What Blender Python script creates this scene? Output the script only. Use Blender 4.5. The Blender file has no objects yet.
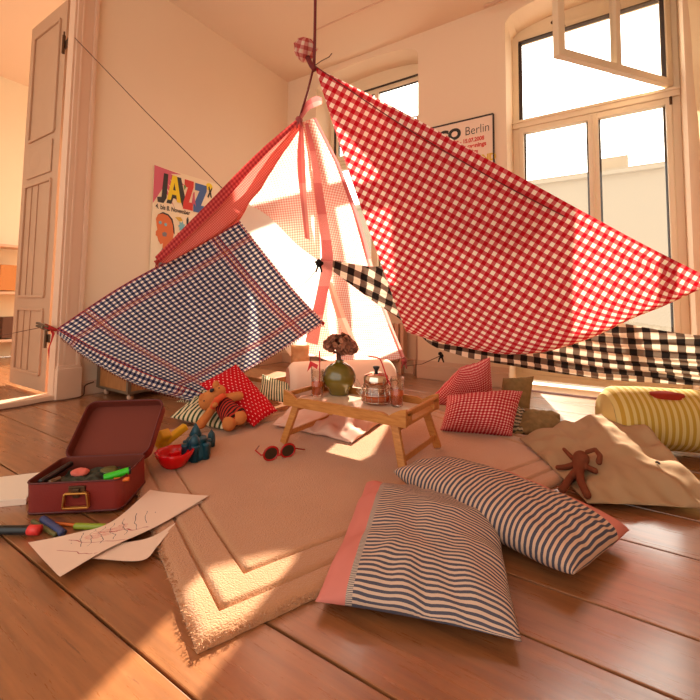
import bpy, bmesh, math, random
from mathutils import Vector, Matrix, Euler, noise
from mathutils.bvhtree import BVHTree
random.seed(7)
PI = math.pi
S = bpy.context.scene
COL = S.collection

# ------------------------------------------------------------------ camera (wide lens, low above the floor)
FPX, YAW, PITCH, ROLL, CX, CY, EYE = 408.0, math.radians(-32.9), math.radians(3.76), math.radians(.69), 350, 276, .7
_f = Vector((0, math.cos(PITCH), math.sin(PITCH))); _r = Vector((1, 0, 0)); _u = _r.cross(_f)
_c, _s = math.cos(ROLL), math.sin(ROLL)
_r, _u = _c * _r + _s * _u, -_s * _r + _c * _u
_W = Matrix(((math.cos(YAW), math.sin(YAW), 0), (-math.sin(YAW), math.cos(YAW), 0), (0, 0, 1)))
RIGHT, UP, FWD = _W @ _r, _W @ _u, _W @ _f
EYEP = Vector((0, 0, EYE))
cam = bpy.data.cameras.new('camera'); co = bpy.data.objects.new('camera', cam); COL.objects.link(co)
cam.sensor_width = 36; cam.lens = 36 * FPX / 700; cam.shift_x = 0; cam.shift_y = -(350 - CY) / 700
cam.clip_start = .02
M = Matrix((RIGHT, UP, -FWD)).transposed().to_4x4(); M.translation = EYEP
co.matrix_world = M
S.camera = co

def at(x, y, **k):
    """room point seen along one sight line, at a known plane X / Y / Z or distance D"""
    d = RIGHT * ((x - CX) / FPX) - UP * ((y - CY) / FPX) + FWD
    (a, v), = k.items()
    if a == 'D': return EYEP + d * v
    i = 'XYZ'.index(a)
    return EYEP + d * ((v - EYEP[i]) / d[i])

# ------------------------------------------------------------------ materials
def srgb(r, g, b):
    f = lambda c: ((c / 255) / 12.92) if c <= 10 else (((c / 255) + .055) / 1.055) ** 2.4
    return (f(r), f(g), f(b), 1)

class NT:
    def __init__(s, name):
        s.m = bpy.data.materials.new(name); s.m.use_nodes = True
        s.t = s.m.node_tree; s.n = s.t.nodes; s.l = s.t.links
        s.b = s.n['Principled BSDF']; s.out = s.n['Material Output']
    def node(s, ty, **k):
        n = s.n.new(ty)
        for a, v in k.items(): setattr(n, a, v)
        return n
    def link(s, a, b): s.l.new(a, b)
    def math(s, op, a, b=None, c=None):
        n = s.node('ShaderNodeMath', operation=op)
        for i, v in enumerate((a, b, c)):
            if v is None: continue
            if isinstance(v, (int, float)): n.inputs[i].default_value = v
            else: s.link(v, n.inputs[i])
        return n.outputs[0]
    def mix(s, f, a, b):
        n = s.node('ShaderNodeMix', data_type='RGBA')
        for i, v in ((0, f), (6, a), (7, b)):
            if isinstance(v, (int, float, tuple)): n.inputs[i].default_value = v
            else: s.link(v, n.inputs[i])
        return n.outputs[2]
    def uv(s):
        u = s.node('ShaderNodeUVMap'); x = s.node('ShaderNodeSeparateXYZ'); s.link(u.outputs[0], x.inputs[0])
        return x.outputs[0], x.outputs[1]
    def noise(s, scale, detail=3, vec=None, rough=.5):
        n = s.node('ShaderNodeTexNoise'); n.inputs['Scale'].default_value = scale; n.inputs['Detail'].default_value = detail
        n.inputs['Roughness'].default_value = rough
        if vec is None:
            c = s.node('ShaderNodeTexCoord'); vec = c.outputs['Object']
        s.link(vec, n.inputs['Vector']); return n.outputs[0]
    def bump(s, h, strength=.3, dist=.01):
        n = s.node('ShaderNodeBump'); n.inputs['Strength'].default_value = strength; n.inputs['Distance'].default_value = dist
        s.link(h, n.inputs['Height']); s.link(n.outputs[0], s.b.inputs['Normal']); return n.outputs[0]
    def set(s, col=None, rough=.5, metal=0, spec=.5, **k):
        if col is not None:
            if isinstance(col, tuple): s.b.inputs['Base Color'].default_value = col
            else: s.link(col, s.b.inputs['Base Color'])
        s.b.inputs['Roughness'].default_value = rough; s.b.inputs['Metallic'].default_value = metal
        s.b.inputs['Specular IOR Level'].default_value = spec
        for a, v in k.items(): s.b.inputs[a].default_value = v
        return s.m

def plain(name, rgb, rough=.5, metal=0, spec=.5, var=.0, nscale=8, bump=0, bscale=60, **k):
    t = NT(name); c = srgb(*rgb)
    col = c
    if var:
        f = t.noise(nscale, 4)
        d = tuple(v * (1 - var) for v in c[:3]) + (1,); e = tuple(min(1, v * (1 + var)) for v in c[:3]) + (1,)
        col = t.mix(f, d, e)
    if bump: t.bump(t.noise(bscale, 3), bump, .004)
    return t.set(col, rough, metal, spec, **k)

def stripe(t, x, duty=.5):
    return t.math('LESS_THAN', t.math('FRACT', x), duty)

def fabric_out(t, col, trans=.0, clear=.0, rough=.85, bump=None):
    """woven cloth: reflects, lets light through, optionally sheer"""
    t.set(col, rough, 0, .15)
    sh = t.b.outputs[0]
    if trans:
        tr = t.node('ShaderNodeBsdfTranslucent')
        if isinstance(col, tuple): tr.inputs[0].default_value = col
        else: t.link(col, tr.inputs[0])
        m = t.node('ShaderNodeMixShader'); m.inputs[0].default_value = trans
        t.link(sh, m.inputs[1]); t.link(tr.outputs[0], m.inputs[2]); sh = m.outputs[0]
    if clear:
        tp = t.node('ShaderNodeBsdfTransparent')
        if isinstance(col, tuple): tp.inputs[0].default_value = col
        else: t.link(col, tp.inputs[0])
        m = t.node('ShaderNodeMixShader'); m.inputs[0].default_value = clear
        t.link(sh, m.inputs[1]); t.link(tp.outputs[0], m.inputs[2]); sh = m.outputs[0]
    t.link(sh, t.out.inputs[0]); return t.m

def gingham(name, full, half, light, nu, nv, trans=.5, clear=0, duty=.5):
    t = NT(name); u, v = t.uv()
    a = stripe(t, t.math('MULTIPLY', u, nu), duty); b = stripe(t, t.math('MULTIPLY', v, nv), duty)
    s = t.math('MULTIPLY', t.math('ADD', a, b), .5)
    c = t.mix(t.math('MINIMUM', t.math('MULTIPLY', s, 2), 1), srgb(*light), srgb(*half))
    c = t.mix(t.math('MAXIMUM', t.math('SUBTRACT', t.math('MULTIPLY', s, 2), 1), 0), c, srgb(*full))
    return fabric_out(t, c, trans, clear)

def tablecloth_blue():
    t = NT('blue_checked_linen'); u, v = t.uv()
    N = 36
    a = stripe(t, t.math('MULTIPLY', u, N)); b = stripe(t, t.math('MULTIPLY', v, N))
    s = t.math('ADD', a, b)
    c = t.mix(t.math('MINIMUM', s, 1), srgb(246, 232, 216), srgb(104, 98, 122))
    c = t.mix(t.math('MAXIMUM', t.math('SUBTRACT', s, 1), 0), c, srgb(26, 32, 58))
    for w in (u, v):
        # red and yellow band running parallel to every edge
        for c0 in (.15, .85):
            d = t.math('ABSOLUTE', t.math('SUBTRACT', w, c0))
            inb = t.math('LESS_THAN', d, .026)
            ln = stripe(t, t.math('MULTIPLY', w, 90), .36)
            c = t.mix(t.math('MULTIPLY', t.math('MULTIPLY', inb, ln), .85), c, srgb(168, 44, 44))
            yl = t.math('LESS_THAN', d, .002)
            c = t.mix(t.math('MULTIPLY', yl, .5), c, srgb(206, 150, 80))
        d = t.math('MINIMUM', w, t.math('SUBTRACT', 1, w))
        c = t.mix(t.math('MULTIPLY', t.math('LESS_THAN', d, .016), stripe(t, t.math('MULTIPLY', w, 90), .4)), c, srgb(170, 48, 44))
    return fabric_out(t, c, .22)

def stripes(name, c1, c2, n, axis=0, duty=.5, trans=0, wob=0, edge=None, edgecol=None):
    t = NT(name); u, v = t.uv(); w = u if axis == 0 else v; o = v if axis == 0 else u
    c = t.mix(stripe(t, t.math('MULTIPLY', w, n), duty), srgb(*c1), srgb(*c2))
    if edge:
        c = t.mix(t.math('LESS_THAN', o, edge), c, srgb(*edgecol))
        sp = t.math('MULTIPLY', t.math('LESS_THAN', o, edge + .03), t.math('GREATER_THAN', o, edge))
        c = t.mix(sp, c, t.mix(stripe(t, t.math('MULTIPLY', w, n * 3)), srgb(200, 180, 165), srgb(120, 104, 100)) if n == 48 else c)
    t.bump(t.noise(260, 2), .15, .002)
    return fabric_out(t, c, trans)

def dots(name, base, dot, n, rad=.2):
    t = NT(name); u, v = t.uv()
    def cell(ou):
        x = t.math('SUBTRACT', t.math('FRACT', t.math('ADD', t.math('MULTIPLY', u, n), ou)), .5)
        y = t.math('SUBTRACT', t.math('FRACT', t.math('ADD', t.math('MULTIPLY', v, n), ou)), .5)
        d = t.math('SQRT', t.math('ADD', t.math('MULTIPLY', x, x), t.math('MULTIPLY', y, y)))
        return t.math('LESS_THAN', d, rad)
    f = t.math('MAXIMUM', cell(0), cell(.5))
    return fabric_out(t, t.mix(f, srgb(*base), srgb(*dot)))

def wood(name, c1, c2, scale=6, stretch=(1, 12, 12), rough=.4, spec=.4, island=0, bump=.15, coat=0):
    t = NT(name)
    tc = t.node('ShaderNodeTexCoord'); mp = t.node('ShaderNodeMapping'); t.link(tc.outputs['Object'], mp.inputs[0])
    mp.inputs['Scale'].default_value = stretch
    g = None
    vec = mp.outputs[0]
    if island:
        geo = t.node('ShaderNodeNewGeometry'); rnd = geo.outputs['Random Per Island']
        cb = t.node('ShaderNodeCombineXYZ'); t.link(t.math('MULTIPLY', rnd, 40), cb.inputs[0]); t.link(t.math('MULTIPLY', rnd, 17), cb.inputs[2])
        ad = t.node('ShaderNodeVectorMath', operation='ADD'); t.link(vec, ad.inputs[0]); t.link(cb.outputs[0], ad.inputs[1]); vec = ad.outputs[0]
    n = t.noise(scale, 6, vec, .6)
    r = t.node('ShaderNodeValToRGB'); r.color_ramp.elements[0].position = .3; r.color_ramp.elements[1].position = .7
    r.color_ramp.elements[0].color = srgb(*c1); r.color_ramp.elements[1].color = srgb(*c2); t.link(n, r.inputs[0])
    col = r.outputs[0]
    if island:
        hs = t.node('ShaderNodeHueSaturation'); t.link(col, hs.inputs['Color'])
        t.link(t.math('ADD', t.math('MULTIPLY', rnd, island), 1 - island / 2), hs.inputs['Value']); col = hs.outputs[0]
        # worn streaks and a few knots
        sc = t.noise(3.2, 8, vec, .75)
        col = t.mix(t.math('MULTIPLY', t.math('GREATER_THAN', sc, .64), .55), col, srgb(88, 44, 24))
        vo = t.node('ShaderNodeTexVoronoi'); vo.inputs['Scale'].default_value = 2.3; t.link(tc.outputs['Object'], vo.inputs['Vector'])
        col = t.mix(t.math('MULTIPLY', t.math('LESS_THAN', vo.outputs[0], .05), .8), col, srgb(52, 26, 16))
        t.link(t.math('ADD', t.math('MULTIPLY', sc, .3), rough - .12), t.b.inputs['Roughness'])
    t.bump(n, bump, .003)
    rl = t.b.inputs['Roughness'].is_linked
    t.set(col, rough, 0, spec)
    if island: t.b.inputs['Coat Weight'].default_value = .8; t.b.inputs['Coat Roughness'].default_value = .16
    return t.m

MAT = {}
def defmats():
    m = MAT
    m['wall'] = plain('warm_plaster', (232, 205, 176), .9, spec=.1, var=.03, nscale=1.5, bump=.06, bscale=30)
    m['ceiling'] = plain('ceiling_plaster', (233, 206, 178), .9, spec=.1, var=.03, nscale=1.2)
    m['casing'] = plain('cream_gloss_paint', (216, 176, 148), .45, var=.05, nscale=3)
    m['door'] = plain('aged_door_paint', (188, 148, 118), .5, var=.08, nscale=4, bump=.08, bscale=20)
    m['winframe'] = plain('window_paint', (230, 208, 176), .4, var=.04, nscale=5)
    m['dark'] = plain('dark_gasket', (52, 34, 26), .6)
    m['floor'] = wood('pine_boards', (126, 78, 46), (166, 106, 64), 3.0, (1.2, 14, 14), .27, .8, island=.24, bump=.10)
    m['oak'] = wood('beech_tray_wood', (176, 108, 50), (206, 140, 74), 5, (3, 22, 22), .4, .4)
    m['ply'] = wood('crate_plywood', (150, 94, 50), (178, 118, 68), 4, (10, 10, 2), .5, .3)
    m['rug'] = rugmat()
    m['red_gingham'] = gingham('red_gingham_cotton', (184, 14, 32), (206, 92, 92), (250, 232, 212), 1, 1, .26)
    m['black_gingham'] = gingham('black_gingham_cotton', (30, 24, 22), (116, 98, 84), (250, 236, 212), 1, 1, .2)
    m['pink_check'] = gingham('salmon_fine_check_cotton', (204, 84, 76), (216, 106, 96), (232, 136, 122), 1, 1, .45)
    m['pale_check'] = gingham('sheer_pink_check_cotton', (236, 150, 136), (244, 188, 172), (253, 232, 220), 1, 1, .68, 0)
    m['pink_strip'] = gingham('pink_twisted_cotton', (198, 104, 104), (210, 128, 124), (226, 160, 152), 1, 1, .4)
    m['sheer'] = fabric_out(NT('white_sheer_cotton'), srgb(255, 244, 234), .7, 0)
    m['blue_linen'] = tablecloth_blue()
    m['ticking'] = stripes('blue_ticking_cotton', (208, 176, 154), (84, 80, 92), 48, 0, .5, edge=.205, edgecol=(208, 124, 112))
    m['ticking2'] = stripes('blue_ticking_cotton_wide', (208, 170, 144), (78, 74, 86), 44, 0, .5, edge=.27, edgecol=(204, 122, 106))
    m['rope'] = plain('dark_red_cord', (108, 24, 26), .7)
    m['thread'] = plain('brown_string', (96, 62, 44), .8)
    m['beige'] = clothplain('beige_cotton', (172, 138, 104))
    m['pinkpale'] = clothplain('pale_pink_cotton', (232, 184, 162))
    m['bolster'] = clothplain('cream_pink_cotton', (240, 200, 176))
    m['bolster_end'] = clothplain('ribbed_pink_cotton', (206, 140, 118))
    m['reddot'] = dots('red_polka_cotton', (196, 8, 26), (246, 190, 180), 10, .11)
    m['redcheck'] = gingham('small_red_check_cotton', (172, 26, 38), (198, 82, 84), (236, 190, 176), 26, 26, 0, 0, .58)
    m['brown'] = plain('mottled_brown_cotton', (134, 104, 66), .95, spec=.1, var=.45, nscale=38)
    m['yellow'] = stripes('yellow_striped_cotton', (180, 142, 56), (206, 178, 112), 34, 0, .5)
    m['patch'] = clothplain('rust_red_patch', (150, 44, 24))
    m['green'] = stripes('green_striped_cotton', (226, 208, 170), (62, 78, 54), 13, 0, .45)
    m['bench'] = stripes('grey_striped_cotton', (176, 150, 116), (76, 64, 48), 9, 1, .5)
    m['plush'] = plain('tan_plush', (206, 128, 72), 1, spec=.05, var=.1, nscale=60, bump=.5, bscale=240)
    m['plushdark'] = plain('brown_plush', (116, 62, 42), 1, spec=.05, var=.15, nscale=60, bump=.5, bscale=240)
    m['dollstripe'] = bodystripe()
    m['collar'] = plain('orange_felt', (222, 86, 44), .9)
    m['black'] = plain('black_plastic', (22, 20, 22), .35)
    m['leather'] = plain('oxblood_leatherette', (128, 36, 28), .42, var=.12, nscale=6, bump=.25, bscale=160)
    m['leatherdk'] = plain('dark_red_piping', (88, 22, 20), .5)
    m['lining'] = plain('brown_red_lining', (112, 44, 28), .85, var=.06, nscale=4)
    m['brass'] = plain('aged_brass', (216, 150, 74), .3, .85)
    m['oldmetal'] = plain('tarnished_metal', (92, 66, 46), .4, .8)
    m['paper'] = papermat(False); m['drawing'] = papermat(True)
    m['poster'] = plain('poster_paper', (240, 218, 184), .5)
    m['sandred'] = plain('red_plastic', (214, 8, 18), .22)
    m['sandteal'] = plain('teal_plastic', (16, 74, 92), .35)
    m['sandyellow'] = plain('yellow_plastic', (226, 172, 20), .4)
    m['green_marker'] = plain('bright_green_plastic', (54, 200, 34), .35)
    m['lime'] = plain('lime_plastic', (142, 160, 44), .4)
    m['blue'] = plain('slate_blue_plastic', (52, 66, 112), .4)
    m['olive'] = plain('olive_plastic', (96, 92, 50), .4)
    m['orange'] = plain('orange_lacquer', (222, 108, 30), .4)
    m['coral'] = plain('coral_plastic', (230, 60, 56), .4)
    m['pouch'] = plain('patterned_pouch_cloth', (58, 60, 48), .8, var=.9, nscale=60)
    m['pinkblob'] = clothplain('pink_cloth_flower', (226, 118, 104))
    m['chrome'] = plain('polished_steel', (226, 206, 190), .08, 1)
    m['vase'] = vasemat()
    m['dried'] = plain('dried_petals', (128, 76, 54), .9, var=.4, nscale=40)
    m['dried2'] = plain('dried_petals_pale', (176, 112, 82), .9, var=.3, nscale=40)
    m['stem'] = plain('brown_stem', (92, 46, 32), .8)
    m['juice'] = fabric_out(NT('orange_juice'), srgb(250, 130, 70), .45, .15, .1)
    m['glass'] = glassmat('clear_glass', (255, 255, 255))
    m['pane'] = panemat()
    m['straw'] = plain('red_straw', (206, 22, 30), .4)
    m['white'] = plain('white_card', (246, 232, 214), .5)
    m['lens'] = plain('brown_lens', (58, 40, 26), .12)
    m['frame_red'] = plain('translucent_red_plastic', (176, 22, 22), .25)
    m['steel'] = plain('grey_steel', (124, 104, 84), .4, .6)
    m['radiator'] = plain('radiator_enamel', (206, 160, 130), .4)
    m['curtain'] = fabric_out(NT('cream_curtain'), srgb(240, 212, 170), .35)
    m['facade'] = plain('pale_render', (190, 172, 150), .9, var=.05, nscale=20)
    m['ledge'] = plain('sill_paint', (226, 190, 154), .4)
    m['redthing'] = plain('red_ribbon_cloth', (178, 24, 24), .8)
    m['pouf'] = clothplain('light_brown_cotton', (212, 156, 110))
    m['ink_red'] = plain('poster_red_ink', (208, 52, 40), .6); m['ink_pink'] = plain('poster_pink_ink', (206, 92, 110), .6)
    m['ink_black'] = plain('poster_black_ink', (50, 42, 36), .6); m['ink_yellow'] = plain('poster_yellow_ink', (240, 206, 20), .6)
    m['ink_blue'] = plain('poster_blue_ink', (70, 96, 150), .6); m['ink_cyan'] = plain('poster_sky_ink', (120, 176, 190), .6)
    m['ink_orange'] = plain('poster_orange_ink', (220, 112, 56), .6); m['ink_gold'] = plain('poster_gold_ink', (222, 176, 60), .6)
    m['ink_grey'] = plain('poster_grey_ink', (126, 116, 118), .6); m['ink_green'] = plain('poster_green_ink', (104, 150, 70), .6)

def clothplain(name, rgb):
    t = NT(name); t.bump(t.noise(220, 2), .15, .002)
    n = t.noise(5, 3); c = srgb(*rgb); d = tuple(v * .92 for v in c[:3]) + (1,)
    return fabric_out(t, t.mix(n, d, c))

def rugmat():
    t = NT('tan_wool_pile')
    n = t.noise(5, 5); n2 = t.noise(230, 3)
    c = t.mix(n, srgb(188, 132, 92), srgb(212, 156, 114))
    c = t.mix(t.math('MULTIPLY', n2, .5), c, srgb(172, 120, 86))
    t.bump(n2, .7, .006)
    return t.set(c, 1, 0, .05, **{'Sheen Weight': .3})

def bodystripe():
    t = NT('red_black_knit'); u, v = t.uv(); tc = t.node('ShaderNodeTexCoord')
    x = t.node('ShaderNodeSeparateXYZ'); t.link(tc.outputs['Object'], x.inputs[0])
    f = stripe(t, t.math('MULTIPLY', x.outputs[0], 48), .5)
    return fabric_out(t, t.mix(f, srgb(176, 52, 38), srgb(50, 24, 22)))

def papermat(draw):
    t = NT('drawing_paper' if draw else 'white_paper'); u, v = t.uv()
    c = srgb(236, 208, 188)
    if draw:
        cb = t.node('ShaderNodeCombineXYZ'); t.link(u, cb.inputs[0]); t.link(v, cb.inputs[1])
        def scrib(scale, amp, freq, thick, cx, cy, rx, ry, col, c, ang=0):
            # hand scribble: zigzag strokes inside an oval, wobbled by noise
            w = t.noise(scale, 2, cb.outputs[0])
            a = t.math('ADD', t.math('MULTIPLY', u, math.cos(ang)), t.math('MULTIPLY', v, math.sin(ang)))
            ph = t.math('FRACT', t.math('ADD', t.math('MULTIPLY', a, freq), t.math('MULTIPLY', w, amp)))
            l = t.math('LESS_THAN', ph, thick)
            dx = t.math('DIVIDE', t.math('SUBTRACT', u, cx), rx); dy = t.math('DIVIDE', t.math('SUBTRACT', v, cy), ry)
            d = t.math('ADD', t.math('MULTIPLY', dx, dx), t.math('MULTIPLY', dy, dy))
            d = t.math('ADD', d, t.math('MULTIPLY', t.noise(14, 2, cb.outputs[0]), .6))
            return t.mix(t.math('MULTIPLY', l, t.math('LESS_THAN', d, 1.2)), c, srgb(*col))
        c = scrib(5, 3, 22, .22, .66, .5, .15, .17, (200, 60, 56), c, .8)
        c = scrib(3, 2, 13, .06, .6, .52, .36, .30, (96, 84, 92), c, 1.9)
        c = scrib(2, 1.4, 5, .035, .45, .42, .45, .35, (170, 60, 70), c, 1.3)
    return t.set(c, .7, 0, .2)

def vasemat():
    t = NT('olive_glass_glaze'); n = t.noise(9, 3)
    return t.set(t.mix(n, srgb(92, 78, 22), srgb(124, 106, 36)), .12, 0, .6, **{'Coat Weight': .6})

def glassmat(name, rgb, fac=.82):
    t = NT(name)
    g = t.node('ShaderNodeBsdfGlossy'); g.inputs['Roughness'].default_value = .03
    tr = t.node('ShaderNodeBsdfTransparent'); tr.inputs[0].default_value = (.96, .94, .9, 1)
    fr = t.node('ShaderNodeLayerWeight'); fr.inputs[0].default_value = .5
    m = t.node('ShaderNodeMixShader'); t.link(t.math('MULTIPLY_ADD', t.math('POWER', fr.outputs[1], 2.5), .75, .07), m.inputs[0])
    t.link(tr.outputs[0], m.inputs[1]); t.link(g.outputs[0], m.inputs[2]); t.link(m.outputs[0], t.out.inputs[0])
    return t.m
def panemat():
    t = NT('window_glass')
    g = t.node('ShaderNodeBsdfGlossy'); g.inputs['Roughness'].default_value = .01
    tr = t.node('ShaderNodeBsdfTransparent'); tr.inputs[0].default_value = (.97, .97, .96, 1)
    lw = t.node('ShaderNodeLayerWeight'); lw.inputs[0].default_value = .5
    m = t.node('ShaderNodeMixShader'); t.link(t.math('MULTIPLY_ADD', t.math('POWER', lw.outputs[1], 4), .6, .04), m.inputs[0])
    t.link(tr.outputs[0], m.inputs[1]); t.link(g.outputs[0], m.inputs[2]); t.link(m.outputs[0], t.out.inputs[0])
    return t.m

# ------------------------------------------------------------------ objects
def obj(name, bm, mat, parent=None, smooth=False, uvkeep=True):
    me = bpy.data.meshes.new(name); bm.normal_update(); bm.to_mesh(me); bm.free()
    if smooth:
        for p in me.polygons: p.use_smooth = True
    o = bpy.data.objects.new(name, me); COL.objects.link(o)
    for mm in (mat if isinstance(mat, (list, tuple)) else [mat]): me.materials.append(MAT[mm] if isinstance(mm, str) else mm)
    if parent:
        o.parent = parent
        o.matrix_parent_inverse = parent.matrix_world.inverted()
    return o
def tag(o, label=None, cat=None, group=None, kind=None):
    if label: o['label'] = label
    if cat: o['category'] = cat
    if group: o['group'] = group
    if kind: o['kind'] = kind
    return o
def thing(name, label, cat, loc=(0, 0, 0), rz=0, group=None):
    o = bpy.data.objects.new(name, None); o.empty_display_size = .05; COL.objects.link(o)
    o.location = loc; o.rotation_euler = (0, 0, rz)
    o.matrix_world = Matrix.Translation(Vector(loc)) @ Matrix.Rotation(rz, 4, 'Z')
    tag(o, label, cat, group); return o
def struct(name, bm, mat, parent=None, smooth=False):
    o = obj(name, bm, mat, parent, smooth)
    if not parent: o['kind'] = 'structure'
    return o
def local(o, parent):
    """the mesh was built in its parent's own axes"""
    o.matrix_parent_inverse = Matrix.Identity(4); return o

def box(bm, a, b, bev=0, mi=0):
    x0, y0, z0 = [min(p, q) for p, q in zip(a, b)]; x1, y1, z1 = [max(p, q) for p, q in zip(a, b)]
    vs = [bm.verts.new(p) for p in ((x0, y0, z0), (x1, y0, z0), (x1, y1, z0), (x0, y1, z0), (x0, y0, z1), (x1, y0, z1), (x1, y1, z1), (x0, y1, z1))]
    fs = [bm.faces.new([vs[i] for i in f]) for f in ((0, 3, 2, 1), (4, 5, 6, 7), (0, 1, 5, 4), (1, 2, 6, 5), (2, 3, 7, 6), (3, 0, 4, 7))]
    for f in fs: f.material_index = mi
    if bev:
        es = list({e for f in fs for e in f.edges})
        bmesh.ops.bevel(bm, geom=es, offset=bev, segments=2, affect='EDGES', profile=.6)
    return vs
def hexa(bm, pts):
    """eight corners: bottom ring 0-3, top ring 4-7"""
    vs = [bm.verts.new(p) for p in pts]
    for f in ((0, 3, 2, 1), (4, 5, 6, 7), (0, 1, 5, 4), (1, 2, 6, 5), (2, 3, 7, 6), (3, 0, 4, 7)): bm.faces.new([vs[i] for i in f])
def bar(bm, p, q, w, h, up=(0, 0, 1), bev=0):
    """rectangular bar from p to q"""
    p, q = Vector(p), Vector(q); d = (q - p).normalized(); u = Vector(up); s = d.cross(u)
    if s.length < 1e-4: s = d.cross(Vector((1, 0, 0)))
    s.normalize(); u = s.cross(d).normalized()
    vs = []
    for c in (p, q):
        for a, b in ((-1, -1), (1, -1), (1, 1), (-1, 1)): vs.append(bm.verts.new(c + s * a * w / 2 + u * b * h / 2))
    fs = [bm.faces.new([vs[i] for i in f]) for f in ((0, 3, 2, 1), (4, 5, 6, 7), (0, 1, 5, 4), (1, 2, 6, 5), (2, 3, 7, 6), (3, 0, 4, 7))]
    if bev:
        bmesh.ops.bevel(bm, geom=list({e for f in fs for e in f.edges}), offset=bev, segments=2, affect='EDGES', profile=.6)
def tube(bm, pts, r, seg=8, cap=True, r2=None):
    pts = [Vector(p) for p in pts]; n = len(pts); rings = []
    side = None
    for i, p in enumerate(pts):
        d = (pts[min(i + 1, n - 1)] - pts[max(i - 1, 0)]).normalized()
        if side is None:
            side = d.cross(Vector((0, 0, 1)))
            if side.length < 1e-3: side = Vector((1, 0, 0))
        side = (side - d * side.dot(d)).normalized(); up = side.cross(d)
        rr = r if r2 is None else r + (r2 - r) * i / (n - 1)
        if callable(r): rr = r(i / (n - 1))
        rings.append([bm.verts.new(p + (side * math.cos(2 * PI * k / seg) + up * math.sin(2 * PI * k / seg)) * rr) for k in range(seg)])
    for a, b in zip(rings, rings[1:]):
        for k in range(seg): bm.faces.new((a[k], a[(k + 1) % seg], b[(k + 1) % seg], b[k]))
    if cap: bm.faces.new(rings[0][::-1]); bm.faces.new(rings[-1])
def lathe(bm, prof, seg=32, c=(0, 0, 0), wob=None, a0=0):
    c = Vector(c); rings = []
    for r, z in prof:
        if r < 1e-5: rings.append([bm.verts.new(c + Vector((0, 0, z)))])
        else:
            rg = []
            for k in range(seg):
                a = a0 + 2 * PI * k / seg; rr = r * (wob(a, z) if wob else 1)
                rg.append(bm.verts.new(c + Vector((rr * math.cos(a), rr * math.sin(a), z))))
            rings.append(rg)
    for a, b in zip(rings, rings[1:]):
        for k in range(seg):
            k2 = (k + 1) % seg
            if len(a) == 1 and len(b) == 1: continue
            if len(a) == 1: bm.faces.new((a[0], b[k2], b[k]))
            elif len(b) == 1: bm.faces.new((a[k], a[k2], b[0]))
            else: bm.faces.new((a[k], a[k2], b[k2], b[k]))
def prism(bm, pts, y0, y1, ax='XZ'):
    """extrude an outline; pts are 2D"""
    def P(a, b, c):
        return {'XZ': (a, c, b), 'XY': (a, b, c), 'YZ': (c, a, b)}[ax]
    A = [bm.verts.new(P(a, b, y0)) for a, b in pts]; B = [bm.verts.new(P(a, b, y1)) for a, b in pts]
    bm.faces.new(A); bm.faces.new(B[::-1]); n = len(pts)
    for i in range(n): bm.faces.new((A[i], B[i], B[(i + 1) % n], A[(i + 1) % n]))
    bmesh.ops.recalc_face_normals(bm, faces=bm.faces[:])
def NB(): return bmesh.new()
def xf(bm, mat): bmesh.ops.transform(bm, matrix=mat, verts=bm.verts[:])

def catmull(p, t):
    n = len(p) - 1; x = t * n; i = min(int(x), n - 1); f = x - i
    a, b, c, d = p[max(i - 1, 0)], p[i], p[i + 1], p[min(i + 2, n)]
    if i == 0: a = b * 2 - c
    if i + 1 == n: d = c * 2 - b
    return .5 * ((2 * b) + (c - a) * f + (2 * a - 5 * b + 4 * c - d) * f * f + (3 * b - a - 3 * c + d) * f ** 3)
def surf(ctrl, nu, nv, uvf=None, disp=None, smooth=True):
    """smooth sheet through a net of control points; uvf(u, v, point) gives cloth coordinates"""
    bm = NB(); uvl = bm.loops.layers.uv.new('UVMap'); g = []
    rows = []
    for i in range(nu + 1):
        u = i / nu
        rows.append([catmull(r, u) for r in ctrl])
    P = [[catmull(rows[i], j / nv) for j in range(nv + 1)] for i in range(nu + 1)]
    V = []
    for i in range(nu + 1):
        row = []
        for j in range(nv + 1):
            p = P[i][j]
            if disp:
                du = P[min(i + 1, nu)][j] - P[max(i - 1, 0)][j]; dv = P[i][min(j + 1, nv)] - P[i][max(j - 1, 0)]
                n = du.cross(dv)
                n = n.normalized() if n.length > 1e-9 else Vector((0, -1, 0))
                p = p + n * disp(i / nu, j / nv, p)
            row.append(bm.verts.new(p))
        V.append(row)
    for i in range(nu):
        for j in range(nv):
            f = bm.faces.new((V[i][j], V[i + 1][j], V[i + 1][j + 1], V[i][j + 1]))
            for l, (a, b) in zip(f.loops, ((i, j), (i + 1, j), (i + 1, j + 1), (i, j + 1))):
                u, v = a / nu, b / nv
                l[uvl].uv = uvf(u, v, P[a][b]) if uvf else (u, v)
    return bm
def px(*pts): return [[at(x, y, D=d) for x, y, d in row] for row in pts]

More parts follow.
